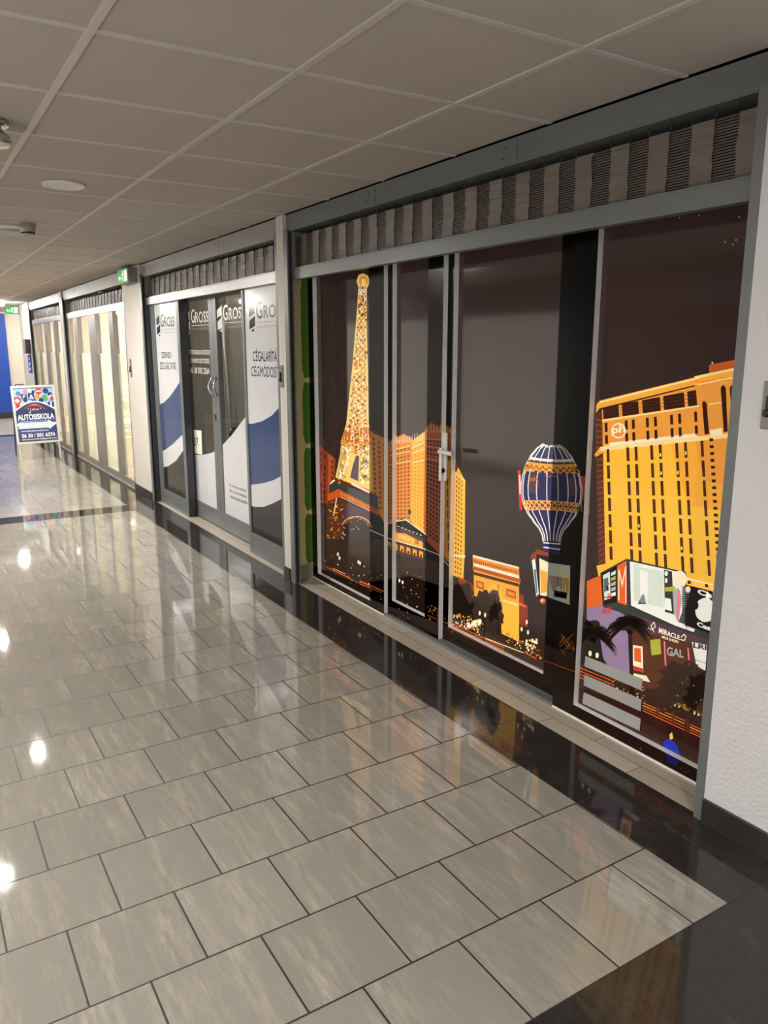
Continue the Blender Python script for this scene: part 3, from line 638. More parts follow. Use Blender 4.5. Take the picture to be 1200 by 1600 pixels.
for x, y in ((1077, 909), (1104, 914)): A.p(7, 'win', [(x-2.5, y-2), (x+2.5, y-1), (x+2.5, y+4), (x-2.5, y+3)])
# billboards
A.p(6, 'orange', [(917, 908), (940, 898), (942, 946), (917, 950)])
A.p(6, 'lilac', [(917, 950), (945, 945), (985, 965), (985, 1060), (960, 1055), (917, 990)])
A.p(6, 'slate', [(938, 895), (979, 873), (1072, 894), (1073, 914), (1114, 924), (1110, 1000), (985, 962), (942, 948)])
A.p(7, 'dark', [(940, 897), (963, 884), (964, 941), (942, 945)]); A.p(8, 'mint', [(942, 899), (953, 893), (954, 935), (944, 938)]); A.p(9, 'teal', [(943, 905), (950, 902), (951, 922), (944, 925)])
for k in range(5): A.p(9, ['mint', 'lime', 'grey', 'grey', 'white'][k], [(955, 895+k*8), (962, 891+k*8.4), (962, 897+k*8.4), (955, 900+k*8)])
for k in range(9): A.ell(9, random.choice(['dark', 'slate', 'red']), 943.5+random.uniform(0, 9), 912+random.uniform(0, 22), 1.2, 1.6, 6)
A.p(9, 'red', [(948, 932), (956, 930), (956, 934), (948, 936)])
A.p(7, 'orange', [(964.5, 884), (979, 876), (979.5, 946), (965, 941)]); A.text(8, 'cream', 'M', [(966, 938), (978.5, 942), (978.5, 884), (966, 890)], -.012)
A.p(7, 'white', [(984, 877), (1071, 896), (1070, 980), (1056, 978), (986, 946)])
A.p(8, 'mint', [(990, 884), (1037, 893), (1037, 950), (990, 938)]); A.p(9, 'white', [(1000, 890), (1012, 893), (1012, 944), (1000, 940)])
A.p(9, 'teal', [(996, 944), (1003, 930), (1006, 928), (1010, 944)]); A.path(9, 'grey', [(989, 886), (993, 881), (1000, 884)], 1)
A.p(8, 'slate', [(1037.5, 890), (1050, 893), (1053, 960), (1039, 956)]); A.p(9, 'white', [(1039, 934), (1048, 936), (1050, 955), (1039, 952)]); A.ell(9, 'white', 1041, 896, 2.6, 4); A.ell(9, 'white', 1041, 907, 2, 4)
A.p(9, 'lime', [(1039, 918), (1055, 916), (1055, 924), (1039, 924)])
A.blob(8, 'cream', 1062, 905, 11, 13, 20, .06); A.p(8, 'grey', [(1050, 925), (1060, 918), (1066, 935), (1060, 972), (1053, 960)]); A.line(9, 'pink', (1061, 922), (1059, 970), 4)
A.p(7, 'dark', [(1066, 914), (1074, 914), (1114, 924), (1108, 990), (1060, 972), (1066, 955)])
for k in range(10): A.line(9, 'grey', (1064, 916+k*3.6), (1078-abs(k-3), 917+k*3.4), 1.2, .3)
A.ell(9, 'cream', 1075, 921, 4, 5)
A.text(9, 'white', 'Ch', [(1090, 928), (1112, 935), (1112, 926), (1090, 920)], .04)
A.blob(8, 'white', 1102, 953, 16, 19, 30, .03); A.ell(9, 'white', 1106, 932, 3, 6); A.ell(9, 'dark', 1086, 946, 5.5, 7)
A.line(9, 'white', (1056, 975), (1072, 981), 5); A.line(9, 'white', (1073, 981), (1085, 985.5), 5); A.text(9, 'white', 'Cas', [(1089, 978), (1110, 986), (1110, 978), (1089, 971)], .04)
A.p(7, 'plum', [(983, 958), (1108, 1000), (1105, 1010), (983, 985)])
for dx in (0,): A.path(8, 'cream', [(1000+dx, 971), (1008, 978), (1018, 984), (1024, 980), (1022, 972), (1017, 978), (1022, 988)], 1.2)
A.text(8, 'cream', 'MIRACLE', [(1029, 989), (1062, 1000), (1062, 993), (1030, 980)], .03); A.text(8, 'cream', 'MILE SHOPS', [(1034, 997), (1060, 1005.5), (1060, 1001.5), (1034, 992.8)], .03)
A.path(8, 'cream', [(1064, 996), (1069, 991), (1072, 995), (1069, 1001), (1063, 999)], 1.5)
A.p(7, 'brown', [(985, 985), (1105, 1010), (1100, 1080), (985, 1075)]); A.p(8, 'white', [(1081, 1003), (1105, 1008), (1102, 1048), (1088, 1040)]); A.text(9, 'slate', 'LRI', [(1083, 1012), (1104, 1016), (1104, 1008), (1083, 1004)], .04); A.line(9, 'slate', (1083, 1030), (1103, 1036), .8)
A.p(8, 'lime', [(1016, 1000), (1032, 998), (1033, 1022), (1018, 1024)]); A.line(8, 'pink', (1038, 1002), (1040, 1040), 2.4); A.line(8, 'pink', (1075, 1012), (1077, 1040), 2.4)
A.p(8, 'brown', [(1042, 1006), (1072, 1014), (1072, 1036), (1042, 1032)]); A.text(9, 'grey', 'GAL', [(1042, 1024), (1068, 1028), (1068, 1016), (1042, 1010)], .02)
A.p(8, 'cream', [(989, 1008), (1004, 1010), (1005, 1045), (989, 1040)]); A.p(9, 'orange', [(991, 1012), (1001, 1013), (1002, 1036), (991, 1032)]); A.p(8, 'red', [(987, 1040), (1006, 1046), (1006, 1051), (987, 1046)]); A.p(8, 'cream', [(990, 1052), (1010, 1056), (1016, 1066), (990, 1060)])
for k in range(7): A.line(8, 'red', (940+k*2.2, 959), (942+k*2.3+random.uniform(-2, 2), 949), 1.3)
# palms and hedges in front
def palm(cx, cy, r, n=22):
    for k in range(n):
        a = math.radians(-205+230*k/(n-1)+random.uniform(-5, 5)); h = r*random.uniform(.8, 1.1); pts = []
        for j in range(6):
            t = j/5; pts.append((cx+h*t*math.cos(a), cy+h*t*math.sin(a)*.9+h*.55*t*t))
        for j in range(5):
            w0 = 5.0*(1-abs(j/5-.45)); A.line(9, 'tree2', pts[j], pts[j+1], w0, 5.0*(1-abs((j+1)/5-.45)) if j < 4 else .3)
            for q_ in (.3, .8):
                x, y = pts[j][0]*(1-q_)+pts[j+1][0]*q_, pts[j][1]*(1-q_)+pts[j+1][1]*q_
                A.line(9, 'tree', (x, y), (x+3*math.cos(a)+random.uniform(-1, 1), y+6), 1.3, .2)
palm(983, 975, 36); palm(926, 990, 36, 22)
A.blob(8, 'tree2', 926, 985, 14, 18); A.blob(8, 'tree2', 984, 975, 14, 14); A.line(8, 'tree2', (984, 985), (988, 1085), 6); A.p(8, 'tree2', [(908, 960), (936, 985), (944, 1040), (905, 1035)])
A.blob(8, 'tree', 1067, 1072, 40, 36, 50); A.blob(8, 'tree', 1100, 1090, 30, 40, 50); A.blob(9, 'tree', 1040, 1090, 18, 22)
for x, y in ((922, 1021), (933, 1024)): A.ell(9, 'cream', x, y, 2.6, 4.4)
sparkle(16, 1036, 1100, lambda x: 1050+random.uniform(0, 60), ['amber', 'pale', 'rust'], 1.0, 9)
A.line(8, 'gold2', (1052, 1098), (1100, 1118), 6); sparkle(14, 1050, 1100, lambda x: 1100+(x-1050)*.4, ['cream', 'tree2'], 2.2, 9)
sparkle(70, 935, 1010, lambda x: 1050+(x-935)*.45+random.uniform(-8, 20), ['brown', 'pale', 'tree2', 'rust', 'amber'], 1.3, 8)
for k in range(4):
    A.line(8, ['orange', 'amber', 'rust', 'orange'][k], (1004, 1098+k*4), (1070, 1126+k*5), 1.4); A.line(8, ['orange', 'gold2', 'rust', 'orange'][k], (1078, 1132+k*4), (1100, 1142+k*4), 1.4)
    A.line(8, 'orange', (905, 1043+k*5), (960, 1065+k*6), 1.2)
for x, y in ((1025, 1104), (1049, 1118), (1072, 1130)): A.p(8, 'brown', [(x, y-8), (x+5, y-6), (x+5, y+16), (x, y+13)])
A.p(8, 'blue', [(1037, 1158), (1046, 1154), (1058, 1164), (1064, 1184), (1058, 1196), (1046, 1192), (1036, 1172)]); A.p(9, 'gold', [(1046, 1148), (1050, 1144), (1052, 1154), (1047, 1156)])
sparkle(30, 905, 1080, lambda x: 1115+(x-905)*.55+random.uniform(-4, 14), ['brown', 'pale', 'dark', 'rust'], .9, 5)
for x, y in ((1062, 340), (1092, 337), (1155, 339), (1133, 378), (1150, 375), (1145, 382)): A.ell(5, 'white', x, y, .9, .9, 6)

def printed_panel(name, label, cat, x, fr, op, depth=.029, kind='structure'):
    """fr = outer y0,y1,z0,z1 of the frame; op = glass opening"""
    y0, y1, z0, z1 = fr; a0, a1, c0, c1 = op
    r = empty(name, (x, (y0+y1)/2, z0), label, cat, None, kind)
    q = MB(); d = x+depth+.02
    q.box((x, y0, z0), (d, a0, z1)); q.box((x, a1, z0), (d, y1, z1)); q.box((x, a0, z0), (d, a1, c0)); q.box((x, a0, c1), (d, a1, z1))
    q.build('frame', BEAD, r, bevel=0)
    g = MB(); g.box((x+depth, a0, c0), (x+depth+.008, a1, c1)); g.build('pane', mat('dark_glass', (20, 20, 22), .05), r)
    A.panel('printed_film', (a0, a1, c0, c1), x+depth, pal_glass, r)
    k = 0
    for rc in ((y0, a0, z0, z1), (a1, y1, z0, z1), (a0, a1, z0, c0), (a0, a1, c1, z1)):
        o = A.panel('frame_film', rc, x, pal_frame, r)
    return r
W1 = printed_panel('window_1', 'fixed left pane printed with the golden lattice tower at night', 'window', 2.35, (3.789, 4.74, .0, 2.12), (3.954, 4.665, .044, 2.06))
D1 = printed_panel('door_1', 'narrow printed door leaf with the glowing theatre roof', 'door', 2.376, (3.266, 3.789, .012, 2.12), (3.398, 3.741, .102, 2.06))
D2 = printed_panel('door_2', 'wide printed door leaf with the triumphal arch and balloon', 'door', 2.405, (2.352, 3.266, .012, 2.12), (2.475, 3.217, .095, 2.06))
W2 = printed_panel('window_2', 'fixed right pane printed with the tall orange hotel', 'window', 2.35, (1.5, 2.352, .0, 2.12), (1.56, 2.226, .06, 2.06))
q = MB(); q.box((2.35, 2.352, 0), (2.47, 3.789, .011)); q.box((2.348, 2.352, 0), (2.354, 3.789, .016)); q.box((2.40, 2.352, .011), (2.403, 3.789, .014))
S('trim_8', q, ALU, 'grey metal sliding track under the printed doors', 'door track')
q = MB(); q.box((2.352, 3.79, 0), (2.347, 4.735, .006)); q.box((2.352, 1.5, 0), (2.345, 2.35, .008))
S('trim_9', q, BEAD, 'pale sealant line along the foot of the printed panes', 'sealant')
S('wall_interior', boxmb(((2.6, 1.3, 0), (2.62, 4.8, 2.5)), ((2.25, 1.40, 0), (2.6, 1.50, 2.4))), DARKBOX, 'dark board behind the night city window', 'wall')
# frosted stickers on window_2
for k, (pts, t) in enumerate((([(914.6, 1025), (1004, 1061), (1002, 1078.6), (913, 1041)], 'top'), ([(913, 1054), (1002, 1093), (1001, 1111.6), (912, 1071)], 'middle'), ([(912, 1081.5), (1001, 1123), (999.4, 1142), (910, 1099)], 'bottom'))):
    q = MB(); f = [onx(a, b, 2.3745) for a, b in pts]; bk = [p+Vector((.0008, 0, 0)) for p in f]
    q.poly(f); q.poly(bk[::-1])
    for i in range(4): q.poly([f[i], bk[i], bk[(i+1) % 4], f[(i+1) % 4]])
    mats = [mat('frosted_strip', (172, 172, 170), .35, noise=.05, nscale=5)]
    o = q.build('sticker', mats)
    tag(o, 'frosted grey strip, %s one of three low on the orange hotel pane' % t, 'sticker', 'frosted strips on the orange hotel pane')
    if k == 1:
        tq = MB()
        for x0 in (932, 936, 940, 951, 955, 959, 963, 967):
            y0 = 1074.5+(x0-932)*.43; tq.poly([onx(a_, b_, 2.3743) for a_, b_ in ((x0, y0), (x0+2.6, y0+1.1), (x0+2.6, y0-4.4), (x0, y0-5.5))])
        tq.build('faint_lettering', mat('ink_pale_orange', (206, 160, 128), .4), o)
# lever handle on the wide printed door
def hp(px, py, x=2.392): return onx(px, py, x)
a = hp(686, 705.5, 2.352); b = hp(706, 709.5, 2.352)
q = MB(); q.tube([(2.352, a.y, a.z), (2.352, b.y, b.z)], .011, 0, 12); q.tube([(2.352, (a.y+b.y)/2, (a.z+b.z)/2), (2.392, (a.y+b.y)/2, (a.z+b.z)/2)], .009, 0, 10)
hq = q.build('handle', WHITEP, D2, smooth=True); hq['label'] = 'pale lever handle'
q = MB()
for a, b, yc in ((hp(694.5, 676), hp(696, 752), None), ):
    yc = a.y; q.box((2.388, yc-.018, b.z), (2.405, yc+.018, a.z))
q.build('handle_plate', WHITEP, hq, bevel=.006)
q = MB(); a = hp(689, 700, 2.374); b = hp(690, 752, 2.374); q.box((2.368, a.y-.010, b.z), (2.376, a.y+.010, a.z)); q.build('handle_plate', WHITEP, hq, bevel=.004)
a = hp(692, 735, 2.386); q = MB(); q.lathe([(.013, 0), (.013, -.008)], (2.388, a.y-.004, a.z), 0, 14, 'x'); q.build('lock_cylinder', BLACK, hq)

# ------------------------------------------------------------------ SHOP WITH WHITE AND BLUE FILM
B = Art()
PB = dict(film=(214, 216, 219), blue=(66, 84, 124), black=(40, 40, 42), navy=(34, 40, 62), ink=(48, 50, 58), grey=(150, 152, 156), wlet=(232, 232, 226))
def palB(c): return mat('film_'+c, PB[c], .1 if c in ('black', 'blue') else .16, noise=.04, nscale=2)
b1 = [(244, 633), (249, 632), (256, 629), (266, 619), (275, 606), (283, 594), (294, 572)]; b2 = [(246, 707), (258, 703), (270, 694), (287, 677), (296, 668)]; b3 = [(246, 731), (262, 729), (275, 720), (284, 707), (296, 690)]
BL = Art(); BR = Art(); BD = Art()
BL.p(0, 'film', BIG); BL.p(1, 'blue', b1+b2[::-1]); BL.p(1, 'black', b3+[(330, 900), (200, 900)])
c1 = [(380, 662), (395, 662), (410, 658), (425, 649), (436, 637), (446, 622)]; c2 = [(380, 758), (397, 757), (412, 755), (428, 750), (437, 745), (448, 739)]; c3 = [(380, 787), (390, 790), (400, 792), (412, 792), (425, 787), (437, 781), (448, 774)]
BR.p(0, 'film', BIG); BR.p(1, 'blue', c1+c2[::-1]); BR.p(1, 'black', c3+[(470, 950), (370, 950)])
BD.p(0, 'film', [(290, 706), (301, 710), (311, 711), (320, 710), (330, 708), (340, 703), (350, 693), (362, 680), (374, 664), (383, 652), (394, 634), (400, 900), (280, 900)])
def P1(x, y): return (236+x/10.909, 460+y/10.907)
def P2(x, y): return (326+x/9.41, 440+y/9.41)
def Q(f, *p): return [f(*a) for a in p]
def brand(art, f, cl, ctx, leaf1, leaf2, tri, g, ross, ln, sub):
    art.p(2, cl[0], Q(f, *leaf1)); art.p(2, cl[1], Q(f, *leaf2)); art.p(2, cl[1], Q(f, *tri))
    art.text(2, ctx, 'G', Q(f, *g), .008); art.text(2, ctx, 'ROSS', Q(f, *ross), .008)
    art.line(2, 'grey' if ctx == 'ink' else 'wlet', f(*ln[0]), f(*ln[1]), .8); art.text(2, 'grey', 'KÖNYVELŐIRODA', Q(f, *sub))
brand(BL, P1, ('blue', 'navy'), 'ink', [(90, 415), (140, 345), (145, 490), (95, 530)], [(100, 570), (155, 510), (158, 640), (105, 685)], [(125, 705), (155, 680), (155, 710)],
      [(162, 560), (218, 556), (214, 335), (160, 335)], [(226, 556), (398, 548), (392, 372), (224, 378)], [(170, 602), (412, 585)], [(175, 668), (412, 655), (410, 620), (174, 632)])
BL.text(2, 'ink', 'SZÉKHELY-', Q(P1, (180, 1085), (360, 1085), (356, 955), (178, 955)), .012); BL.text(2, 'ink', 'SZOLGÁLTATÁS', Q(P1, (155, 1275), (430, 1282), (426, 1130), (152, 1125)), .012)
brand(BD, P1, ('wlet', 'wlet'), 'wlet', [(590, 340), (655, 280), (660, 420), (600, 470)], [(605, 520), (665, 440), (668, 600), (610, 640)], [(630, 660), (665, 630), (665, 680)],
      [(685, 490), (748, 488), (746, 250), (680, 250)], [(755, 490), (978, 470), (972, 280), (752, 298)], [(690, 535), (1000, 515)], [(690, 610), (1000, 592), (1000, 560), (690, 575)])
BD.text(2, 'wlet', 'ÜGYFÉLFOGADÁS ELŐZETES', Q(P1, (630, 1020), (1005, 1027), (1000, 925), (630, 918)), .012); BD.text(2, 'wlet', 'IDŐPONTEGYEZTETÉSSEL', Q(P1, (655, 1165), (1000, 1175), (996, 1072), (653, 1070)), .012)
BD.text(2, 'wlet', '06 30 592 2264', Q(P1, (670, 1340), (996, 1364), (990, 1250), (668, 1238)), .015)
BE = Art(); BE.d = list(BD.d[:1])
brand(BE, P2, ('wlet', 'wlet'), 'wlet', [(120, 425), (185, 355), (190, 490), (125, 540)], [(130, 590), (195, 520), (200, 680), (135, 715)], [(160, 730), (195, 690), (195, 740)],
      [(215, 575), (280, 570), (278, 335), (210, 340)], [(295, 562), (528, 535), (524, 365), (293, 388)], [(220, 610), (500, 588)], [(265, 690), (520, 665), (520, 630), (265, 652)])
brand(BR, P2, ('ink', 'black'), 'ink', [(590, 385), (670, 305), (675, 465), (595, 525)], [(598, 575), (680, 505), (682, 650), (600, 705)], [(620, 725), (668, 690), (668, 735)],
      [(700, 550), (785, 545), (783, 285), (695, 295)], [(808, 540), (1115, 512), (1105, 318), (805, 345)], [(705, 600), (1100, 568)], [(715, 690), (1090, 655), (1090, 615), (715, 640)])
BR.text(2, 'ink', 'CÉGALAPÍTÁS', Q(P2, (650, 1172), (1032, 1180), (1028, 985), (648, 985)), .005); BR.text(2, 'ink', 'CÉGMÓDOSÍTÁS', Q(P2, (625, 1390), (1115, 1420), (1108, 1215), (625, 1205)), 0)
def P3(x, y): return (330+x/10, 730+y/10)
for k, t in enumerate(('Könyvelés', 'Bérszámfejtés', 'Adótanácsadás')):
    BE.text(2, 'ink', t, Q(P3, (285+k*4, 300+k*88), (548+k*10, 405+k*90), (545+k*10, 350+k*90), (285+k*4, 258+k*88)), .01)
def film_panel(name, label, cat, x, fr, op, art, glassy, side=ALU, kick=ALU):
    y0, y1, z0, z1 = fr; a0, a1, c0, c1 = op
    r = empty(name, (x, (y0+y1)/2, z0), label, cat, None, 'structure')
    q = MB(); d = x+.045
    q.box((x, y0, z0), (d, a0, z1)); q.box((x, a1, z0), (d, y1, z1)); q.box((x, a0, z0), (d, a1, c0)); q.box((x, a0, c1), (d, a1, z1))
    q.build('frame', side, r, bevel=.002)
    g = MB(); g.box((x+.010, a0-.004, c0-.004), (x+.016, a1+.004, c1+.004)); g.build('pane', glass('clear_glass') if glassy else mat('film_back', (60, 62, 66), .1), r)
    art.panel('printed_film', (a0, a1, c0, c1), x+.010, palB, r)
    return r
film_panel('window_3', 'narrow white and blue lettered pane next to the wide pilaster', 'window', 2.235, (7.13, 8.06, 0, 2.09), (7.21, 7.93, .155, 2.03), BL, False)
film_panel('window_4', 'white and blue lettered pane beside the narrow pilaster', 'window', 2.235, (4.86, 5.615, 0, 2.09), (4.95, 5.575, .168, 2.03), BR, False)
D3 = film_panel('door_3', 'left glass leaf with white lettering and taped paper', 'door', 2.32, (6.49, 7.32, .012, 2.09), (6.585, 7.22, .16, 1.995), BD, True)
D4 = film_panel('door_4', 'right glass leaf with white logo above a white curve', 'door', 2.32, (5.70, 6.488, .012, 2.09), (5.83, 6.40, .165, 1.995), BE, True)
q = MB(); q.box((2.236, 7.126, 0), (2.30, 7.13, 2.09)); q.box((2.30, 5.62, 0), (2.37, 5.7, 2.09))
S('trim_10', q, ALU_D, 'dark jambs beside the lettered sliding doors', 'door jamb')
S('trim_11', boxmb(((2.19, 8.06, 0), (2.26, 8.128, 2.09))), ALU_D, 'dark upright at the left end of the lettered shop', 'post')
# arc pulls on the two leaves, lock
for nm, cy, px_, lab in (('door_pull', 6.54, 333, 'curved chrome pull on the left lettered glass leaf'), ('door_pull', 6.44, 339, 'curved chrome pull on the right lettered glass leaf')):
    c = onx(px_, 604, 2.32); q = MB(); s = 1 if px_ == 333 else -1
    q.tube([(2.318-.035*math.sin(math.pi*k/14), cy+s*.018*math.sin(math.pi*k/14), c.z-.08+.16*k/14) for k in range(15)], .009, 0, 10)
    o = q.build(nm, CHROME, D3 if s == 1 else D4, smooth=True); o['label'] = lab
q = MB(); c = onx(337.5, 652, 2.318); q.lathe([(.012, 0), (.012, -.006)], (2.32, 6.51, c.z), 0, 16, 'x'); q.box((2.313, 6.498, c.z-.028), (2.32, 6.522, c.z+.028)); q.build('lock_cover', BLACK, D3, bevel=.004)
# taped paper "27."
pq = [(301, 708), (316, 710), (314.5, 673), (299, 671)]
f = [onx(a, b, 2.3285) for a, b in pq]; q = MB(); q.poly(f); q.poly([p+Vector((.0006, 0, 0)) for p in f][::-1])
for i in range(4): q.poly([f[i], f[i]+Vector((.0006, 0, 0)), f[(i+1) % 4]+Vector((.0006, 0, 0)), f[(i+1) % 4]])
pn = tag(q.build('paper_notice', mat('white_paper', (226, 228, 212), .8)), 'white paper numbered 27 taped inside the left lettered leaf', 'paper notice')
V, P = text_mesh('27.', .004); tq = MB()
for f_ in P: tq.poly([onx(*bil([(303, 696), (311.5, 697), (311, 684), (302, 683)], *V[i]), 2.3282) for i in f_])
tq.build('number', mat('thin_black_ink', (60, 62, 60), .6), pn)

# ------------------------------------------------------------------ shop interiors
def room(n, y0, y1, wallm, floorm, lab, light, panelc, depth=5.1, zc=2.38, strength=1):
    q = MB(); q.box((depth, y0, 0), (depth+.08, y1, zc)); S('wall_interior'+n, q, wallm, 'back wall of '+lab, 'wall')
    q = MB(); q.box((2.36, y0, zc), (depth, y1, zc+.05)); S('ceiling'+n, q, CEILM, 'ceiling inside '+lab, 'ceiling')
    q = MB()
    for k in range(2):
        yy = y0+(y1-y0)*(k+.5)/2; q.box((3.0, yy-.3, zc-.02), (4.5, yy+.3, zc-.001))
    o = q.build('trim_2%s' % n[-1], emis('shop_panel_'+n[-1], panelc, light)); tag(o, 'bright ceiling panels inside '+lab, 'ceiling light', kind='structure')
IW = mat('shop_cream', (226, 204, 170), .7, noise=.04, nscale=2)
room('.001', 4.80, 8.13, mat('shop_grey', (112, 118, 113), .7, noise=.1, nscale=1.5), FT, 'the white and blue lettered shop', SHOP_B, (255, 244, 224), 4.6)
room('.002', 8.80, 12.46, IW, FT, 'the bright shop behind the wide pilaster', SHOP_C, (255, 250, 236))
room('.003', 12.52, 15.75, IW, FT, 'the farthest bright shop', SHOP_D, (255, 246, 226))
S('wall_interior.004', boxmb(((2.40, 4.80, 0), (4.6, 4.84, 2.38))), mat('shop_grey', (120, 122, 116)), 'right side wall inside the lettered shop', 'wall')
S('wall_interior.005', boxmb(((2.30, 12.46, 0), (5.2, 12.52, 2.5))), IW, 'wall between the two bright far shops', 'wall')
S('baseboard_interior', boxmb(((4.585, 4.84, 0), (4.6, 8.13, .1)), ((2.42, 4.84, 0), (4.585, 4.852, .1))), BASE, 'dark skirting inside the lettered shop', 'baseboard')
# things inside the lettered shop
q = MB(); q.box((4.15, 6.4, .1), (4.58, 7.7, 1.25)); cb = empty('storage_cabinet', (4.36, 7.05, 0), 'grey cabinet against the back wall of the lettered shop', 'cabinet')
q.build('body', mat('cabinet_grey', (96, 98, 94), .5, noise=.1), cb, bevel=.004); boxmb(((4.17, 6.42, 0), (4.56, 7.68, .1))).build('plinth', BLACK, cb)
for y in (6.41, 7.06): boxmb(((4.135, y, .12), (4.15, y+.63, 1.23))).build('door', mat('cabinet_front', (112, 114, 108), .45, noise=.08), cb, bevel=.003)
a = onx(366, 668, 2.5); b = onx(352, 505, 2.5)
pl = empty('leaning_pole', (2.5, a.y, 0), 'white pole with a dark foot put in for a pale streak in the right lettered leaf', 'pole')  # solid pole put in for a pale leaning streak in the door glass
q = MB(); q.tube([(2.5, a.y, a.z), (2.5, b.y, b.z), (2.5, b.y+(b.y-a.y)*.3, b.z+(b.z-a.z)*.3)], .035, 0, 14); q.build('shaft', mat('white_gloss', (232, 228, 214), .35), pl, smooth=True)
q = MB(); q.tube([(2.5, a.y-(b.y-a.y)*.09, max(.01, a.z-(b.z-a.z)*.09)), (2.5, a.y, a.z)], .05, 0, 14); q.tube([(2.5, a.y-.03, 0), (2.5, a.y-.03, a.z-.05)], .06, 0, 14); q.build('foot', BLACK, pl, smooth=True)

# ------------------------------------------------------------------ bright far shops: frames and panes
def far_front(n, y0, y1, posts, x, lab, film):
    r = empty('window_%d' % n, (x, (y0+y1)/2, 0), lab, 'window', None, 'structure')
    q = MB(); q.box((x, y0, 0), (x+.05, y1, .075)); q.box((x, y0, 2.03), (x+.05, y1, 2.09))
    for a, b in posts: q.box((x-.004, a, 0), (x+.055, b, 2.09))
    q.build('window_frame', mat('warm_grey_aluminium', (142, 138, 130), .4, .1, noise=.1), r, bevel=.003)
    ys = [y0]+[v for p in posts for v in p]+[y1]
    for k in range(0, len(ys), 2):
        a, b = ys[k], ys[k+1]
        if b-a > .06:
            g = MB(); g.box((x+.02, a, .075), (x+.026, b, 2.03)); f = film[(k//2) % len(film)]; p = g.build('pane', glass('clear_glass'), r)
            if f: boxmb(((x+.0265, a, .075), (x+.0275, b, 1.52))).build('frosted_film', glass('film_glass_%d' % int(f*100), film=f), p)
far_front(5, 8.84, 12.42, [(8.84, 8.90), (9.57, 9.79), (10.50, 10.93), (11.66, 11.9), (12.3, 12.42)], 2.22, 'grey framed panes of the bright shop behind the wide pilaster', (.0, .35, .8, .8, .45))
far_front(6, 12.58, 15.72, [(12.58, 12.66), (13.45, 13.6), (14.2, 14.5), (15.1, 15.25), (15.64, 15.72)], 2.22, 'grey framed panes of the farthest bright shop', (.0, .7, .5, .7, .6))
ds = empty('office_desk', (3.4, 9.7, 0), 'white desk seen through the bright shop window by the wide pilaster', 'desk')
boxmb(((3.0, 9.2, .72), (3.7, 10.4, .75))).build('tabletop', WHITEP, ds, bevel=.003)
for x, y in ((3.04, 9.24), (3.66, 9.24), (3.04, 10.36), (3.66, 10.36)): boxmb(((x-.02, y-.02, 0), (x+.02, y+.02, .72))).build('leg', ALU_L, ds)
mo = empty('computer_monitor', (3.45, 9.9, .75), 'dark monitor on the white desk in the bright shop', 'monitor')
boxmb(((3.46, 9.65, .86), (3.485, 10.15, 1.16))).build('screen', BLACK, mo, bevel=.004); boxmb(((3.46, 9.88, .765), (3.48, 9.92, .9)), ((3.4, 9.8, .75), (3.55, 10.0, .765))).build('stand', GREYP, mo)
# ------------------------------------------------------------------ far end: blue panel, small fittings
bp_ = empty('advertising_panel', (1.2, 19.97, 0), 'large plain blue panel on the far end wall', 'advertising panel')
q = MB(); q.box((-.6, 19.93, .14), (2.24, 19.96, 2.36)); q.build('panel_face', mat('bright_blue_print', (28, 74, 172), .4), bp_)
q = MB(); q.box((-.62, 19.92, .0), (2.26, 19.96, .14)); q.build('panel_base', mat('panel_base_dark', (52, 50, 52), .5), bp_)
q = MB(); V, P = text_mesh('2', .02)
for f_ in P: q.poly([(1.915+V[i][0]*.16, 19.9285, 2.02+V[i][1]*.2) for i in f_])
q.build('numeral', mat('white_letter', (240, 240, 240), .5), bp_)
q = MB(); q.box((XR-.09, 15.80, 1.49), (XR, 16.12, 1.75)); q.box((XR-.092, 15.815, 1.505), (XR-.09, 16.105, 1.735), 1); tag(q.build('letter_box', [mat('brown_black_metal', (44, 34, 32), .4), GREYP], bevel=.004), 'dark box mounted on the wall end beside the farthest shop', 'wall box')
q = MB(); q.box((XR-.012, 15.85, 1.14), (XR, 16.25, 1.46)); sg = tag(q.build('wall_sign', mat('blue_sign', (40, 70, 170), .4)), 'small blue sign below the dark wall box', 'sign')
q = MB()
for k in range(3):
    z = 1.18+.095*k; q.poly([(XR-.0125, 16.14, z), (XR-.0125, 15.98, z), (XR-.0125, 15.98, z+.055), (XR-.0125, 16.14, z+.055)])
q.build('white_marks', mat('white_letter', (240, 240, 240)), sg)

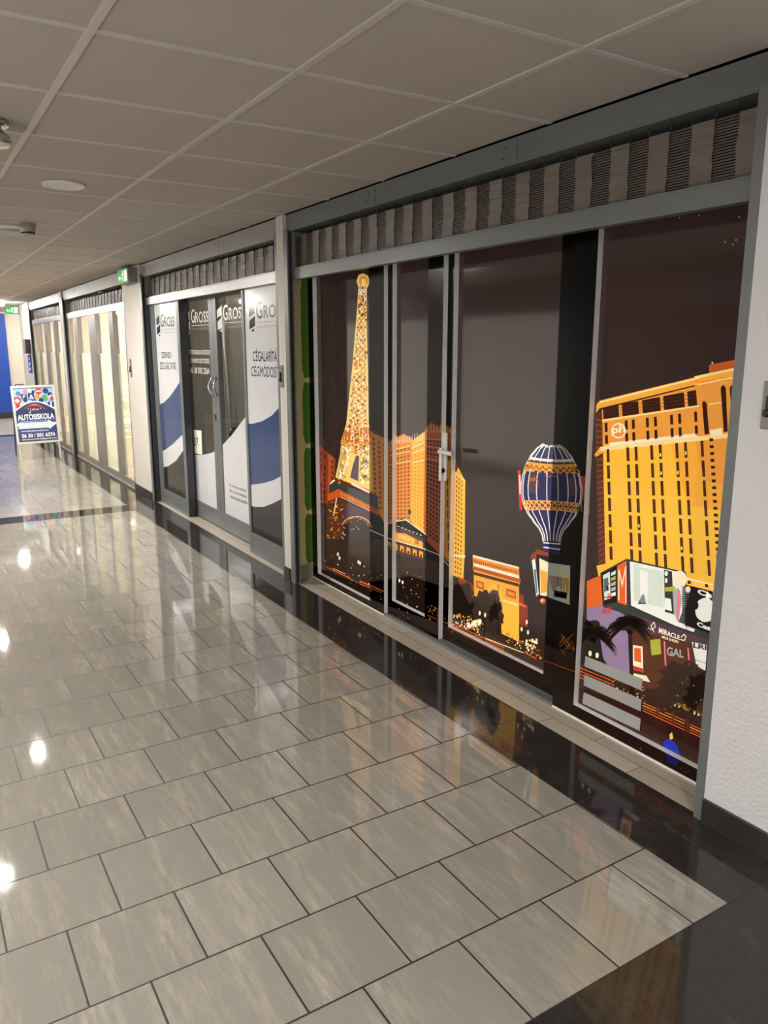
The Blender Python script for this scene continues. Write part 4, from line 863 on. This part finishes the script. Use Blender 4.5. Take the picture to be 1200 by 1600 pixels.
def exit_sign(loc, face, w_, h_, d_, label, s):
    """face '-x' looks across the corridor, '-y' looks down it"""
    r = empty('exit_sign', loc, label, 'exit sign', 'green emergency exit signs')
    x, y, z = loc; green = emis('exit_green', (14, 160, 66), s); wht = emis('exit_white', (240, 250, 240), s*.9)
    q = MB()
    if face == '-x': q.box((x, y-w_/2, z), (x+d_, y+w_/2, z+h_))
    else: q.box((x-w_/2, y, z), (x+w_/2, y+d_, z+h_))
    q.build('housing', GREYP, r, bevel=.006)
    def pt(u, v, o=.001): return (x-o, y+w_*(.5-u), z+v*h_) if face == '-x' else (x+w_*(u-.5), y-o, z+v*h_)
    q = MB(); q.poly([pt(.03, .06), pt(.97, .06), pt(.97, .95), pt(.03, .95)]); q.build('sign_face', green, r)
    q = MB()
    def sh(pts): q.poly([pt(u, v, .002) for u, v in pts])
    sh([(.66, .15), (.92, .15), (.92, .88), (.66, .88)]); sh([(.08, .42), (.2, .2), (.2, .36), (.36, .36), (.36, .48), (.2, .48), (.2, .64)])
    n = 10; sh([(.52+.035*math.cos(6.283*k/n), .8+.07*math.sin(6.283*k/n)) for k in range(n)])
    sh([(.47, .70), (.57, .72), (.55, .46), (.48, .44)]); sh([(.49, .46), (.55, .46), (.47, .3), (.36, .2), (.34, .26), (.43, .34)]); sh([(.51, .46), (.56, .46), (.6, .3), (.62, .14), (.57, .14), (.55, .28)])
    sh([(.47, .70), (.49, .64), (.40, .56), (.38, .6)]); sh([(.56, .72), (.57, .66), (.64, .6), (.64, .66)])
    q.build('pictogram', wht, r)
    return r
exit_sign((XR-.095, 8.38, 2.225), '-x', .42, .145, .095, 'nearer green exit sign at the top of the wide pilaster', .75)
exit_sign((2.04, 16.9, 2.235), '-y', .24, .15, .05, 'small far green exit sign near the end wall', .9)
boxmb(((2.02, 16.915, 2.385), (2.06, 16.935, ZC+.004))).build('mount', GREYP, bpy.data.objects['exit_sign.001'])

# key switches on the pilasters
def key_switch(y, z0, z1, label):
    r = empty('key_switch', (XR, y, z0), label, 'key switch', 'shutter key switches')
    boxmb(((XR-.008, y-.022, z0), (XR, y+.022, z1))).build('plate', mat('switch_grey', (128, 126, 122), .4, .3), r, bevel=.003)
    q = MB(); zc = z0+(z1-z0)*.34; q.lathe([(.012, 0), (.012, -.012), (.008, -.016)], (XR-.008, y, zc), 0, 14, 'x'); q.box((XR-.018, y-.004, zc), (XR-.008, y+.004, zc+.05)); q.build('lock', BLACK, r)
key_switch(4.765, 1.325, 1.47, 'key switch on the narrow white pilaster')
key_switch(8.66, 1.275, 1.47, 'key switch on the wide white pilaster')
key_switch(1.346, 1.343, 1.483, 'key switch on the rough white wall at the right edge')

# ------------------------------------------------------------------ ceiling fittings
def downlight(x, y, lit, label, r=.095, strength=None):
    e = empty('ceiling_lamp', (x, y, ZC), label, 'ceiling lamp', 'round recessed ceiling lamps')
    q = MB(); q.lathe([(r, .004), (r, -.004), (r*.96, -.008), (r*.80, -.008), (r*.78, .0)], (x, y, ZC), 0, 40); q.build('trim_ring', WHITEP, e, smooth=False)
    q = MB(); q.lathe([(r*.77, -.001), (r*.77, -.004), (r*.5, -.006)] if y < 12 else [(r*.77, -.001), (r*.77, -.05), (r*.6, -.065)], (x, y, ZC), 0, 40)
    q.build('lens', emis('lamp_lit_%d' % int(strength or LAMP), (255, 249, 240), strength or LAMP) if lit else mat('opal_lens', (214, 208, 200), .35), e)
    return e
downlight(.835, 4.46, False, 'unlit round ceiling lamp with a white disc, right of the smoke detector', .104)
lab = ['lit ceiling lamp left of the frame above the near floor', 'lit ceiling lamp behind the viewer', 'lit ceiling lamp reflected as the lower bright spot on the floor', 'lit ceiling lamp reflected as the upper bright spot on the floor', 'lit ceiling lamp over the far middle of the corridor', 'lit ceiling lamp before the driving school sign', 'glowing ceiling lamp near the blue end panel', 'unseen ceiling lamp added left of the driving school sign to whiten the floor']
for (x, y), l in zip(((-.75, 2.3), (.1, -1.0), (.28, 6.0), (.805, 7.9), (.87, 11.48), (.6, 14.6), (1.72, 15.9), (-.5, 12.8)), lab):  # the last lamp is added out of view to whiten the far floor
    downlight(x, y, True, l, .11 if y < 3 else .065 if y < 12 else .11, None if y < 3 else LAMP*2.9 if y < 12 else LAMP*.34)
downlight(2.9, 18.6, True, 'lit ceiling lamp in the far side hall', .12, LAMP*.5); downlight(.2, 18.0, True, 'lit ceiling lamp before the blue end panel', .1, LAMP*.5)
# swivel spot at the left edge
sp = empty('ceiling_spotlight', (.40, 3.40, ZC), 'chrome swivel spotlight at the upper left edge of the photo', 'spotlight')
q = MB(); q.lathe([(.06, 0), (.06, -.012), (.05, -.018)], (.40, 3.40, ZC), 0, 32); q.build('mount_plate', CHROME, sp, smooth=False)
q = MB(); q.lathe([(.03, -.016), (.04, -.03), (.062, -.05), (.066, -.07), (.062, -.078)], (.40, 3.40, ZC), 0, 36); q.build('lamp_body', CHROME, sp, smooth=True)
q = MB(); q.lathe([(.061, -.078), (.054, -.083), (.05, -.078), (.04, -.084), (.034, -.079), (.022, -.085), (.012, -.081), (.002, -.084)], (.40, 3.40, ZC), 0, 36); q.build('lens', mat('ribbed_lens', (226, 218, 200), .2), sp)
# smoke detector and round vent
sd = empty('smoke_detector', (.86, 5.93, ZC), 'grey smoke detector on the ceiling beside the round air vent', 'smoke detector')
q = MB(); q.lathe([(.052, .004), (.052, -.02), (.045, -.052), (.04, -.055)], (.86, 5.93, ZC), 0, 32); q.build('housing', mat('detector_grey', (150, 140, 132), .5), sd)
q = MB()
for k in range(10):
    a = k*.6283; q.box((.86+.037*math.cos(a)-.006, 5.93+.037*math.sin(a)-.006, ZC-.066), (.86+.037*math.cos(a)+.006, 5.93+.037*math.sin(a)+.006, ZC-.053))
q.build('vent_slots', BLACK, sd); q = MB(); q.lathe([(.04, -.064), (.036, -.07)], (.86, 5.93, ZC), 0, 28); q.build('cap', mat('detector_grey', (150, 140, 132)), sd)
vt = empty('ceiling_vent', (.78, 6.22, ZC), 'round pale air vent left of the smoke detector', 'air vent')
q = MB(); q.lathe([(.17, .004), (.17, -.008), (.155, -.02), (.15, -.008)], (.78, 6.22, ZC), 0, 48); q.build('outer_ring', WHITEP, vt)
q = MB(); q.lathe([(.14, -.012), (.14, -.03), (.12, -.036)], (.78, 6.22, ZC), 0, 48); q.build('centre_disc', mat('vent_grey', (170, 168, 164), .45), vt)

# ------------------------------------------------------------------ driving school A-frame sign
SO = Vector((1.374, 12.2, .231)); yaw, til, rol = -.06, .1, .021; SWD, SHT = .582, .829
u_ = Vector((math.cos(yaw), math.sin(yaw), 0)); bk = Vector((-u_.y, u_.x, 0)); v_ = Vector((0, 0, math.cos(til)))+bk*math.sin(til)
U = u_*math.cos(rol)+v_*math.sin(rol); Vv = v_*math.cos(rol)-u_*math.sin(rol); NN = U.cross(Vv)       # NN points to the viewer
XF = Matrix(((U.x, Vv.x, NN.x, SO.x), (U.y, Vv.y, NN.y, SO.y), (U.z, Vv.z, NN.z, SO.z), (0, 0, 0, 1)))
sn = empty('pavement_sign', (SO.x+.29, SO.y+.15, 0), 'silver A-frame board with a blue driving school poster', 'A-frame sign')
q = MB(); fw_ = .03
q.box((0, 0, -.012), (SWD, fw_, .008)); q.box((0, SHT-fw_, -.012), (SWD, SHT, .008)); q.box((0, fw_, -.012), (fw_, SHT-fw_, .008)); q.box((SWD-fw_, fw_, -.012), (SWD, SHT-fw_, .008)); q.box((fw_, fw_, -.012), (SWD-fw_, SHT-fw_, -.006))
SIL = mat('silver_frame', (214, 212, 206), .35, .3)
q.build('front_frame', SIL, sn, xf=XF, bevel=.002)
for s in (.012, SWD-.036):
    p0 = XF @ Vector((s+.012, .02, -.022)); t_ = p0.z/Vv.z; p1 = p0-Vv*t_
    q = MB(); q.tube([tuple(p1), tuple(p0+Vv*.1)], .011, 0, 8); q.build('front_leg', SIL, sn)
tp = [XF @ Vector((s, SHT-.02, -.03)) for s in (.02, SWD-.02)]
for p in tp:
    q = MB(); q.tube([tuple(p), (p.x+bk.x*.5, p.y+bk.y*.5, .0)], .011, 0, 8); q.build('rear_leg', mat('dark_leg', (70, 68, 66), .5), sn)
q = MB(); a, b = [Vector((p.x+bk.x*.36, p.y+bk.y*.36, p.z*.28)) for p in tp]; q.tube([tuple(a), tuple(b)], .008, 0, 8); q.build('rear_brace', mat('dark_leg', (70, 68, 66)), sn)
for s in (.10, .16): 
    q = MB(); q.tube([(s-.03+.06*k/8, SHT+.012+.014*math.sin(math.pi*k/8), -.01) for k in range(9)], .006, 0, 8); q.box((s-.036, SHT-.004, -.016), (s-.024, SHT+.014, -.004)); q.build('clip', BLACK, sn, xf=XF)
# poster
PS = {}
def pc(c): return mat('poster_%d_%d_%d' % c, c, .35)
pm = MB(); pmats = []
W0, W1_, H0, H1 = fw_, SWD-fw_, fw_, SHT-fw_
PREG = [(0, 0), (1, 0), (1, 1), (0, 1)]
def pp(l, c, pts):
    r = clip(pts, PREG, .0004)
    if not r: return
    if c not in pmats: pmats.append(c)
    pm.poly([(W0+a*(W1_-W0), H0+b*(H1-H0), -.0055+.0006*l) for a, b in r], pmats.index(c))
def circ(l, c, x, y, r, n=18): pp(l, c, [(x+r*math.cos(6.2832*k/n), y+r*.72*math.sin(6.2832*k/n)) for k in range(n)])
def ptext(l, c, t, x0, x1, y0, y1, bold=0):
    Vt, Pt = text_mesh(t, bold)
    for f_ in Pt: pp(l, c, [(x0+Vt[i][0]*(x1-x0), y0+Vt[i][1]*(y1-y0)) for i in f_])
WH, NB, RD, SB = (244, 244, 244), (38, 52, 104), (206, 44, 44), (150, 190, 226)
pp(0, SB, PREG); pp(0, (62, 96, 168), [(0, 0), (1, 0), (1, .36), (0, .36)])
pp(1, (44, 66, 132), [(0, 0), (1, 0), (1, .5), (0, .5)])
pp(2, (50, 60, 104), [(0, 0), (1, 0), (1, .13), (0, .13)])
pp(3, WH, [(0, .60)]+[(k/12, .60+.15*math.sin(math.pi*k/12)) for k in range(13)]+[(1, .3), (0, .3)])
pp(4, (40, 50, 92), [(0, .575)]+[(k/12, .575+.155*math.sin(math.pi*k/12)) for k in range(13)]+[(1, .40), (0, .40)])
pp(4, (50, 76, 146), [(0, .41), (1, .41), (1, .34), (0, .34)])
for x, y, r, c in ((.12, .9, .06, (70, 110, 180)), (.22, .86, .05, NB), (.3, .93, .06, (220, 120, 150)), (.42, .95, .05, WH), (.64, .93, .085, RD), (.82, .93, .075, NB), (.6, .83, .07, (230, 150, 70)), (.78, .80, .085, (90, 160, 90)), (.92, .86, .06, NB), (.08, .77, .1, RD), (.08, .77, .065, WH), (.08, .67, .06, RD), (.28, .78, .06, NB), (.92, .68, .085, (40, 50, 130)), (.5, .76, .06, (70, 90, 170)), (.68, .76, .06, NB), (.4, .73, .05, (235, 190, 180)), (.18, .68, .07, (240, 200, 190)), (.96, .78, .05, RD), (.5, .92, .04, (40, 40, 60))): circ(1, c, x, y, r)
pp(2, NB, [(.19, .79), (.33, .79), (.33, .88), (.19, .88)]); pp(2, NB, [(.36, .77), (.52, .77), (.52, .90), (.36, .90)]); pp(3, WH, [(.38, .79), (.50, .79), (.44, .88)]); pp(4, NB, [(.415, .80), (.465, .80), (.44, .84)])
ptext(3, WH, 'P', .23, .29, .80, .87); pp(2, WH, [(.58, .917), (.70, .917), (.70, .943), (.58, .943)]); pp(2, WH, [(.05, .75), (.12, .75), (.12, .79), (.05, .79)])
pp(2, WH, [(.9, .63), (.94, .63), (.94, .73), (.9, .73)]); pp(2, WH, [(.86, .80), (.97, .84), (.96, .86), (.85, .82)])
pp(5, RD, [(.33, .655), (.66, .655), (.60, .685), (.52, .705), (.44, .70), (.38, .68)]); pp(6, (240, 130, 120), [(.42, .675), (.56, .675), (.54, .69), (.45, .69)])
for k in range(10): pp(5, (226, 120, 110), [(.24+.052*k, .615+.07*math.sin(math.pi*k/9)), (.29+.052*k, .615+.07*math.sin(math.pi*(k+1)/9)), (.29+.052*k, .622+.07*math.sin(math.pi*(k+1)/9)), (.24+.052*k, .622+.07*math.sin(math.pi*k/9))])
ptext(6, (240, 170, 160), '* Lakosi *', .31, .66, .575, .625, .01)
ptext(6, WH, 'AUTOSISKOLA', .035, .965, .405, .51, .03); pp(6, WH, [(.335, .522), (.355, .522), (.385, .555), (.352, .555)])
pp(5, (190, 214, 240), [(.06, .372), (.82, .372), (.82, .38), (.06, .38)])
pp(5, WH, [(.03, .245), (.80, .245), (.80, .215), (.985, .30), (.80, .392), (.80, .355), (.03, .355)])
ptext(6, (70, 74, 90), 'JELENTKEZÉS: B KATEGÓRIA', .06, .86, .305, .33); ptext(6, (70, 74, 90), 'EMELET 22. ÜZLETHELYISÉG', .26, .80, .262, .286)
ptext(6, WH, 'www.lakosiautosiskola.hu', .07, .78, .185, .218, .01)
ptext(6, WH, '06 30 / 501 6374', .08, .93, .075, .15, .03); ptext(6, WH, 'lakosiautosiskola@gmail.com', .08, .97, .022, .06, .012)
pm.build('poster', [pc(c) for c in pmats], sn, xf=XF)
